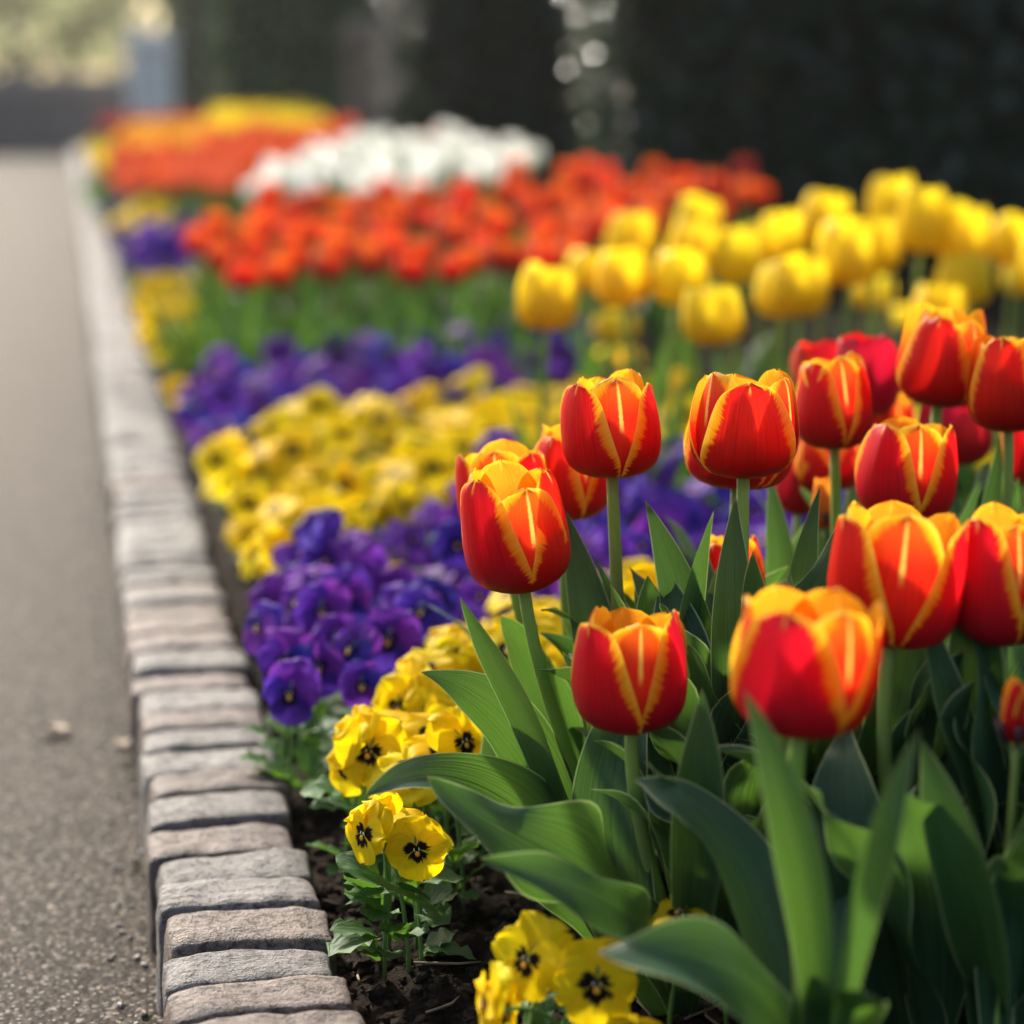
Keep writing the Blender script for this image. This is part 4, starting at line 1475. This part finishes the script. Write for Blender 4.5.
PROTO = {c: [pansy_proto(c, s + k, 7, .047, .064, .112) for k in range(5)] for c, s in (('py', 500), ('pp', 600))}
first_use = {id(p): True for v in PROTO.values() for p in v}


def place(proto, loc, rz, label, cat, group, sc=1.0):
    """the first call moves the prototype itself, later calls copy it"""
    if first_use[id(proto)]:
        first_use[id(proto)] = False
        o = proto
    else:
        o = dup(proto)
    o.location = loc
    o.rotation_euler = (0, 0, rz)
    o.scale = (sc, sc, sc)
    return tag(o, label, cat, group)


def fill_band(colour, polypx, z, step, phrase, group, sc=1.0, skip=None, jit=.25):
    poly = [(p.x, p.y) for p in (ground(x, y, z) for x, y in polypx)]
    x0, x1 = min(p[0] for p in poly), max(p[0] for p in poly)
    y0, y1 = min(p[1] for p in poly), max(p[1] for p in poly)
    row = 0
    y = y0 + step * .3
    word = {'py': 'yellow', 'pp': 'purple'}[colour]
    k = 0
    while y < y1:
        x = max(x0, KX1 + (.05 if z > .14 else .085))  * (k % 2)
        col = 0
        found = False
        while x < x1:
            px, py = max(x + U(-jit, jit) * step, KX1 + .07), y + U(-jit, jit) * step
            if inside((px, py), poly) and not (skip and skip(px, py)):
                if not found:
                    row += 1
                    found = True
                col += 1
                place(random.choice(PROTO[colour]), (px, py, soil_z(px, py)), U(-.5, .5), '%s pansy %s from the kerb, %s row of the %s' % (word, nth(col), nth(row), phrase), 'pansy', group, sc * U(.88, 1.12))
            x += step
        y += step * .88
        k += 1


def near_front(px, py):
    """keep the ground that the hand-set plants stand on"""
    for (qx, qy, r_) in HOLD:
        if (px - qx) ** 2 + (py - qy) ** 2 < r_ * r_:
            return True
    return False


HOLD = [(o.location.x, o.location.y, .085) for o in list(SC.objects) if o.name.startswith('pansy') and o.parent is None and 'label' in o] + \
       [(o.location.x, o.location.y, .07) for k_, o in T.items() if k_ in ('leaning', 'short_front', 'upright')]

fill_band('py', [(520, 640), (600, 600), (720, 610), (1000, 600), (1000, 700), (620, 700), (560, 700)], .13, .115, 'patch under the front tulips', 'yellow pansies under the front tulips', .9, near_front)
fill_band('pp', [(250, 620), (300, 575), (350, 535), (410, 500), (480, 478), (560, 468), (800, 470), (900, 490), (960, 560), (700, 580), (520, 600), (430, 640), (330, 640), (255, 650)], .15, .118, 'near patch by the kerb', 'near purple pansies', 1.0, near_front)
fill_band('py', [(208, 480), (215, 452), (300, 425), (380, 395), (540, 385), (700, 395), (1060, 400), (1060, 470), (700, 470), (560, 480), (450, 490), (395, 500), (345, 545), (275, 600), (236, 575), (225, 530)], .15, .120, 'wide yellow band', 'yellow pansies of the wide band', 1.0)
fill_band('pp', [(186, 462), (184, 425), (226, 388), (330, 352), (450, 342), (560, 338), (600, 345), (600, 385), (540, 380), (430, 385), (330, 408), (245, 440), (206, 472)], .15, .115, 'purple band before orange tulips', 'purple pansies of the far band', 1.05)
# small groups along the kerb beside the tulip beds, placed by their place in the photo
KG = 'pansies along the kerb beside the tulip beds'
for (px, py, c, lab) in [(165, 385, 'py', 'low yellow pansy at the kerb corner of the orange tulip bed'), (163, 350, 'py', 'yellow pansy at the kerb, next after the corner one'),
                         (160, 322, 'py', 'yellow pansy at the kerb, middle of the blurred yellow cluster'), (176, 320, 'py', 'yellow pansy on the tulip side of the blurred yellow cluster'),
                         (158, 292, 'py', 'yellow pansy at the kerb, upper part of the blurred yellow cluster'), (178, 282, 'py', 'yellow pansy touching the orange tulips, upper blurred cluster'),
                         (152, 268, 'pp', 'purple pansy at the kerb just past the yellow cluster'), (170, 256, 'pp', 'purple pansy between the yellow cluster and the orange tulips'), (146, 256, 'pp', 'purple pansy at the kerb, farther of two past the yellow cluster'),
                         (186, 248, 'pp', 'purple pansy under the orange tulips at their kerb end'), (138, 242, 'py', 'yellow pansy at the kerb between two blurred purple patches'), (155, 232, 'py', 'yellow pansy on the bed side between blurred purple patches'),
                         (132, 228, 'py', 'farther yellow pansy at the kerb between blurred purple patches'), (146, 221, 'py', 'farther yellow pansy on the bed side between purple patches'),
                         (128, 212, 'pp', 'farthest purple pansy at the kerb'), (140, 206, 'pp', 'farthest purple pansy on the bed side'), (122, 198, 'py', 'far yellow pansy at the kerb by red tulips'), (132, 190, 'py', 'far yellow pansy below the scarlet tulips'),
                         (112, 184, 'pp', 'tiny far purple pansy by the kerb'), (106, 168, 'py', 'tiny far yellow pansy by the kerb'), (116, 170, 'py', 'tiny far yellow pansy under the scarlet tulips')]:
    p = ground(px, py, .15)
    x = max(p.x, KX1 + .05)
    place(random.choice(PROTO[c]), (x, p.y, soil_z(x, p.y)), U(-.5, .5), lab, 'pansy', KG, 1.05 if p.y < 5 else 1.5)


# ================================================================== TULIP BEDS BEHIND
def bed_proto(name, petal_mat, H, Rr, stem_h, nleaf, seed, parts=True, leafL=.24, n=10, m=7, open_=0.0):
    r_ = np.random.default_rng(seed)
    root = link(name, None)
    root.empty_display_size = .02
    lean = Vector((r_.uniform(-.10, .10), r_.uniform(-.06, .06), 1)).normalized()
    top = Vector((lean.x * stem_h * .6, lean.y * stem_h * .6, stem_h))
    st = MB()
    st.tube(bez((0, 0, 0), (0, 0, stem_h * .4), top - lean * stem_h * .3, top + lean * .002, np.linspace(0, 1, 9)), np.linspace(.0046, .0036, 9), 6)
    link('stem', st.mesh('tulip_stem', M['stem']), root)
    fl = MB()
    for outer, pm in bloom_parts(H, Rr, r_.uniform(0, 6.28), seed, open_, n, m, .4):
        fl.grid(np.array(pm.v).reshape(n, m, 3), np.array(pm.uv).reshape(n, m, 2), np.array(pm.e).reshape(n, m), 0)
    link('flower', fl.mesh('tulip_flower', petal_mat), root, None, axis_matrix(lean, top))
    az = r_.uniform(0, 6.28)
    for k in range(nleaf):
        lf = MB()
        rand_leaf(lf, (0, 0, 0), az + k * 2.2 + r_.uniform(-.4, .4), leafL * r_.uniform(.8, 1.15), r_.uniform(.05, .5), r_.uniform(.013, .021), seed * 5 + k, 12, 5)
        link('leaf', lf.mesh('tulip_leaf', M['leaf_far']), root)
    return reg(root)


def protos(name, mat, specs):
    out = []
    for i, sp in enumerate(specs):
        p = bed_proto(name, mat, **sp)
        p['stem_h'] = sp['stem_h']
        first_use[id(p)] = True
        out.append((p, sp['stem_h'] + sp['H'] * .5))
    return out


def put_bloom(pr, px, py, d, label, cat, group, wide=1.0):
    """stand a tulip so that its bloom is at depth d under the photo's pixel"""
    c = at(px, py, d)
    z0 = soil_z(c.x, c.y) - .004
    proto, h = pr
    s = (c.z - z0) / h
    o = place(proto, (c.x, c.y, z0), U(0, 6.28), label, cat, group)
    o.scale = (wide * U(.94, 1.06), wide * U(.94, 1.06), s)
    return o


GY = 'yellow tulips behind the red clump'
YP = protos('tulip', M['yellow'], [dict(H=.070, Rr=.0325, stem_h=.275 + .01 * k, nleaf=3, seed=700 + k, n=12, m=9, open_=.02 * k) for k in range(4)])
ytl = [
    (540, 296, 62, 'yellow tulip farthest from the red clump, alone over the purple band'), (581, 271, 46, 'smaller yellow tulip just behind the lone one'),
    (612, 324, 46, 'lower yellow tulip between the lone one and the red clump'), (613, 358, 44, 'lowest yellow tulip, right above the upright red bloom'),
    (632, 277, 56, 'yellow tulip in a touching pair, kerb side one'), (662, 277, 56, 'yellow tulip in a touching pair, hedge side one'),
    (626, 240, 50, 'yellow tulip above the touching pair'), (690, 246, 52, 'yellow tulip level with the orange blooms behind it'), (697, 222, 46, 'far yellow tulip half hidden over the level ones'),
    (728, 316, 62, 'low wide yellow tulip above the tall wide red bloom'), (737, 256, 52, 'yellow tulip straight above the low wide one'), (760, 246, 48, 'far yellow tulip squeezed behind two others'),
    (772, 290, 56, 'yellow tulip with notched top over the plain red pair'), (802, 284, 58, 'yellow tulip leaning over the notched one'), (790, 236, 46, 'small far yellow tulip against the dark hedge foot'),
    (820, 218, 50, 'high yellow tulip standing clear against the dark hedge'), (858, 252, 58, 'yellow tulip below the high clear one'), (882, 246, 52, 'yellow tulip close behind its bright neighbour'),
    (862, 292, 44, 'low yellow tulip in shadow under two bright ones'), (893, 202, 48, 'topmost yellow tulip against the dark hedge'), (914, 218, 54, 'broad yellow tulip touching the topmost one'),
    (938, 226, 46, 'yellow tulip on the hedge side of the broad one'), (924, 308, 56, 'yellow tulip low above the tallest red bloom'), (906, 316, 40, 'half hidden yellow tulip beside the low one above the tallest red'),
    (961, 277, 54, 'yellow tulip over the two tall red blooms'), (984, 238, 54, 'large far yellow tulip near the picture edge'), (1010, 240, 48, 'yellow tulip high at the picture edge'),
    (1021, 276, 46, 'yellow tulip low at the picture edge'), (966, 232, 44, 'small yellow tulip between the large far ones'), (1050, 262, 52, 'yellow tulip just past the picture edge')]
for i, (px, py, w, lab) in enumerate(ytl):
    d = FPX * .0655 / w
    put_bloom(YP[i % 4], px, py, d, lab, 'tulip', GY)
# further yellow tulips of the same bed, seen only as green below the blooms
GO = 'orange red tulips in the long middle bed'
OP = protos('tulip', M['orange'], [dict(H=.064, Rr=.0290, stem_h=.235 + .01 * k, nleaf=3, seed=760 + k, open_=.02 * k - .08) for k in range(5)])


def tulip_rows(pr, rows, phrase, colour, group, zj=8, wide=1.0):
    """rows of (d, px0, px1, py0, py1, count)"""
    for r_i, (d, a, b, y0, y1, n) in enumerate(rows):
        for k in range(n):
            f = (k + .5) / n
            px = a + (b - a) * f + U(-.3, .3) * (b - a) / n
            py = y0 + (y1 - y0) * f + U(-zj, zj)
            put_bloom(random.choice(pr), px, py, d + U(-.07, .07), '%s tulip %s from the kerb, %s row of the %s' % (colour, nth(k + 1), nth(r_i + 1), phrase), 'tulip', group, wide)


tulip_rows(OP, [
    (3.60, 215, 560, 268, 262, 8), (3.78, 196, 600, 258, 250, 10), (3.98, 188, 640, 248, 240, 11), (4.18, 182, 680, 238, 228, 13), (4.38, 186, 710, 230, 216, 13),
    (4.60, 205, 735, 221, 206, 14), (4.82, 235, 755, 212, 199, 14), (5.05, 265, 765, 204, 193, 13), (5.28, 330, 770, 197, 183, 11), (5.45, 500, 760, 186, 176, 6)], 'orange bed', 'orange red', GO, 9)
# leafy front of that bed: plants whose buds have not risen yet
LP = []
for k in range(4):
    root = link('tulip', None)
    root.empty_display_size = .02
    for j in range(13):
        lf = MB()
        rand_leaf(lf, (U(-.03, .03), U(-.03, .03), 0), j * 1.3 + k, U(.15, .23), U(.03, .4), U(.007, .012), 8000 + k * 10 + j, 12, 5)
        link('leaf', lf.mesh('tulip_leaf', M['leaf_far']), root)
    LP.append(reg(root))
    first_use[id(root)] = True
n_ = 0
for d, a, b, n in ((3.40, 200, 590, 13), (3.56, 180, 600, 13), (2.35, 560, 1060, 8), (2.65, 600, 1060, 6)):
    for k in range(n):
        f = foot(a + (b - a) * (k + .5) / n + U(-10, 10), d + U(-.05, .05))
        x = max(f.x, KX1 + .06)
        place(random.choice(LP), (x, f.y, soil_z(x, f.y) - .004), U(0, 6.28), 'leafy tulip plant without a bloom among the %s tulips' % ('orange red' if d > 3 else 'yellow'), 'tulip', 'bloomless plants among the %s tulips' % ('orange red' if d > 3 else 'yellow'), U(.85, 1.15))

GW = 'white tulips in front of the dark hedge'
WP = protos('tulip', M['white'], [dict(H=.066, Rr=.036, stem_h=.26, nleaf=2, seed=800 + k, n=9, m=7, open_=.05) for k in range(3)])
tulip_rows(WP, [(5.7, 245, 430, 190, 182, 6), (5.95, 250, 520, 181, 172, 9), (6.2, 262, 540, 172, 163, 10), (6.5, 285, 535, 164, 155, 9), (6.8, 310, 528, 156, 149, 8), (7.1, 335, 520, 150, 143, 7), (7.4, 345, 470, 144, 137, 5)], 'white bed', 'white', GW, 4.5, 1.0)
# a few red ones at the white bed's end
GR2 = 'red tulips at the end of the white bed'
for i, (px, py, d, lab) in enumerate([(520, 172, 5.6, 'orange red tulip in front of the last white ones'), (588, 172, 5.6, 'high orange red tulip at the foot of the glossy hedge'), (716, 184, 5.5, 'orange red tulip high before the dark glossy hedge'), (436, 142, 7.4, 'small far red tulip over the white bed')]):
    put_bloom(OP[i % 5], px, py, d, lab, 'tulip', GR2)


def far_proto(mi, seed, H, Rr, stem_h):
    r_ = np.random.default_rng(seed)
    mb = MB()
    mb.tube([(0, 0, 0), (0, 0, stem_h)], .004, 5, 4)
    for outer, pm in bloom_parts(H, Rr, r_.uniform(0, 6.28), seed, .0, 7, 5):
        mb.grid(np.array(pm.v).reshape(7, 5, 3) + np.array((0, 0, stem_h)), np.array(pm.uv).reshape(7, 5, 2), np.array(pm.e).reshape(7, 5), mi)
    for k in range(3):
        lf = MB()
        rand_leaf(lf, (0, 0, 0), k * 2.1 + r_.uniform(-.4, .4), stem_h * .85, r_.uniform(.1, .5), .018, seed + k, 7, 3)
        mb.grid(np.array(lf.v).reshape(7, 3, 3), np.array(lf.uv).reshape(7, 3, 2), np.array(lf.e).reshape(7, 3), 5)
    return mb, stem_h + H * .5


FAR = MB()


def far_rows(pr, rows, zj, wide):
    """the tulips too small to tell apart: all of them in one mesh"""
    for d, a, b, y0, y1, n in rows:
        for k in range(n):
            f = (k + .5) / n
            c = at(a + (b - a) * f + U(-.3, .3) * (b - a) / n, y0 + (y1 - y0) * f + U(-zj, zj), d + U(-.1, .1))
            z0 = soil_z(c.x, c.y) - .004
            mb, h = random.choice(pr)
            g, w = U(0, 6.28), wide * U(.92, 1.08)
            V = np.array(mb.v)
            x, y = V[:, 0] * w, V[:, 1] * w
            V = np.stack([x * math.cos(g) - y * math.sin(g) + c.x, x * math.sin(g) + y * math.cos(g) + c.y, V[:, 2] * (c.z - z0) / h + z0], 1)
            o = len(FAR.v)
            FAR.v.extend(map(tuple, V))
            FAR.uv.extend(mb.uv)
            FAR.e.extend(mb.e)
            FAR.f.extend([tuple(i + o for i in q) for q in mb.f])
            FAR.m.extend(mb.m)


SP = [far_proto(0, 850 + k, .066, .034, .26) for k in range(3)]
AP = [far_proto(1, 860 + k, .066, .034, .28) for k in range(3)]
FY = [far_proto(2, 870 + k, .066, .034, .32) for k in range(3)]
DR = [far_proto(3, 880 + k, .066, .034, .30) for k in range(3)]
far_rows(SP, [(6.9, 120, 235, 184, 182, 9), (7.2, 115, 255, 176, 174, 12), (7.5, 112, 275, 169, 167, 13), (7.8, 112, 290, 163, 161, 15), (8.1, 112, 310, 157, 155, 15), (8.5, 118, 335, 151, 147, 17), (9.0, 190, 350, 145, 139, 14), (9.6, 205, 355, 138, 132, 14), (10.2, 215, 350, 133, 128, 12)], 4, 1.15)
far_rows(AP, [(9.0, 120, 195, 146, 146, 7), (9.6, 122, 205, 140, 139, 9), (10.3, 125, 212, 134, 133, 10), (11.0, 125, 215, 129, 128, 10)], 3, 1.2)
far_rows(FY, [(11.2, 205, 325, 127, 124, 13), (11.8, 207, 325, 122, 119, 13), (12.4, 210, 322, 117, 114, 13), (13.0, 215, 318, 112, 109, 13)], 3, 1.3)
far_rows(FY, [(8.3, 98, 114, 166, 166, 2), (8.8, 96, 112, 160, 160, 3), (9.3, 95, 114, 154, 154, 3)], 3, 1.1)
far_rows(DR, [(11.6, 98, 200, 130, 126, 11), (12.4, 102, 205, 124, 121, 11), (13.2, 106, 200, 120, 118, 11)], 3, 1.2)
tag(link('far_tulips', FAR.mesh('far_tulips', [M['scarlet'], M['amber'], M['yellow'], M['dull_red'], M['stem'], M['leaf_far']])), 'blurred scarlet, amber and yellow tulips massed at the far end of the bed', 'tulips', None, 'stuff')

# ================================================================== HAZE
mb = MB()
mb.box(-60, -12, -1.1, 70, 95, 14)
hz = link('haze', mb.mesh('haze', [], False))
tag(hz, 'pale morning haze over the far garden', 'haze', None, 'stuff')
hm = bpy.data.materials.new('haze')
hm.use_nodes = True
nt = hm.node_tree
nt.nodes.remove(nt.nodes['Principled BSDF'])
vol = nt.nodes.new('ShaderNodeVolumePrincipled')
vol.inputs['Color'].default_value = (0.95, 0.95, 0.93, 1)
vol.inputs['Density'].default_value = 0.0009
vol.inputs['Anisotropy'].default_value = 0.5
nt.links.new(vol.outputs[0], nt.nodes['Material Output'].inputs['Volume'])
hz.data.materials.append(hm)

# prototypes that no plant used stay out of the scene
for v in list(PROTO.values()) + [[p for p, _ in g] for g in (YP, OP, WP)] + [LP]:
    for p in v:
        if first_use[id(p)]:
            for ch in [c for c in p.children_recursive] + [p]:
                bpy.data.objects.remove(ch)
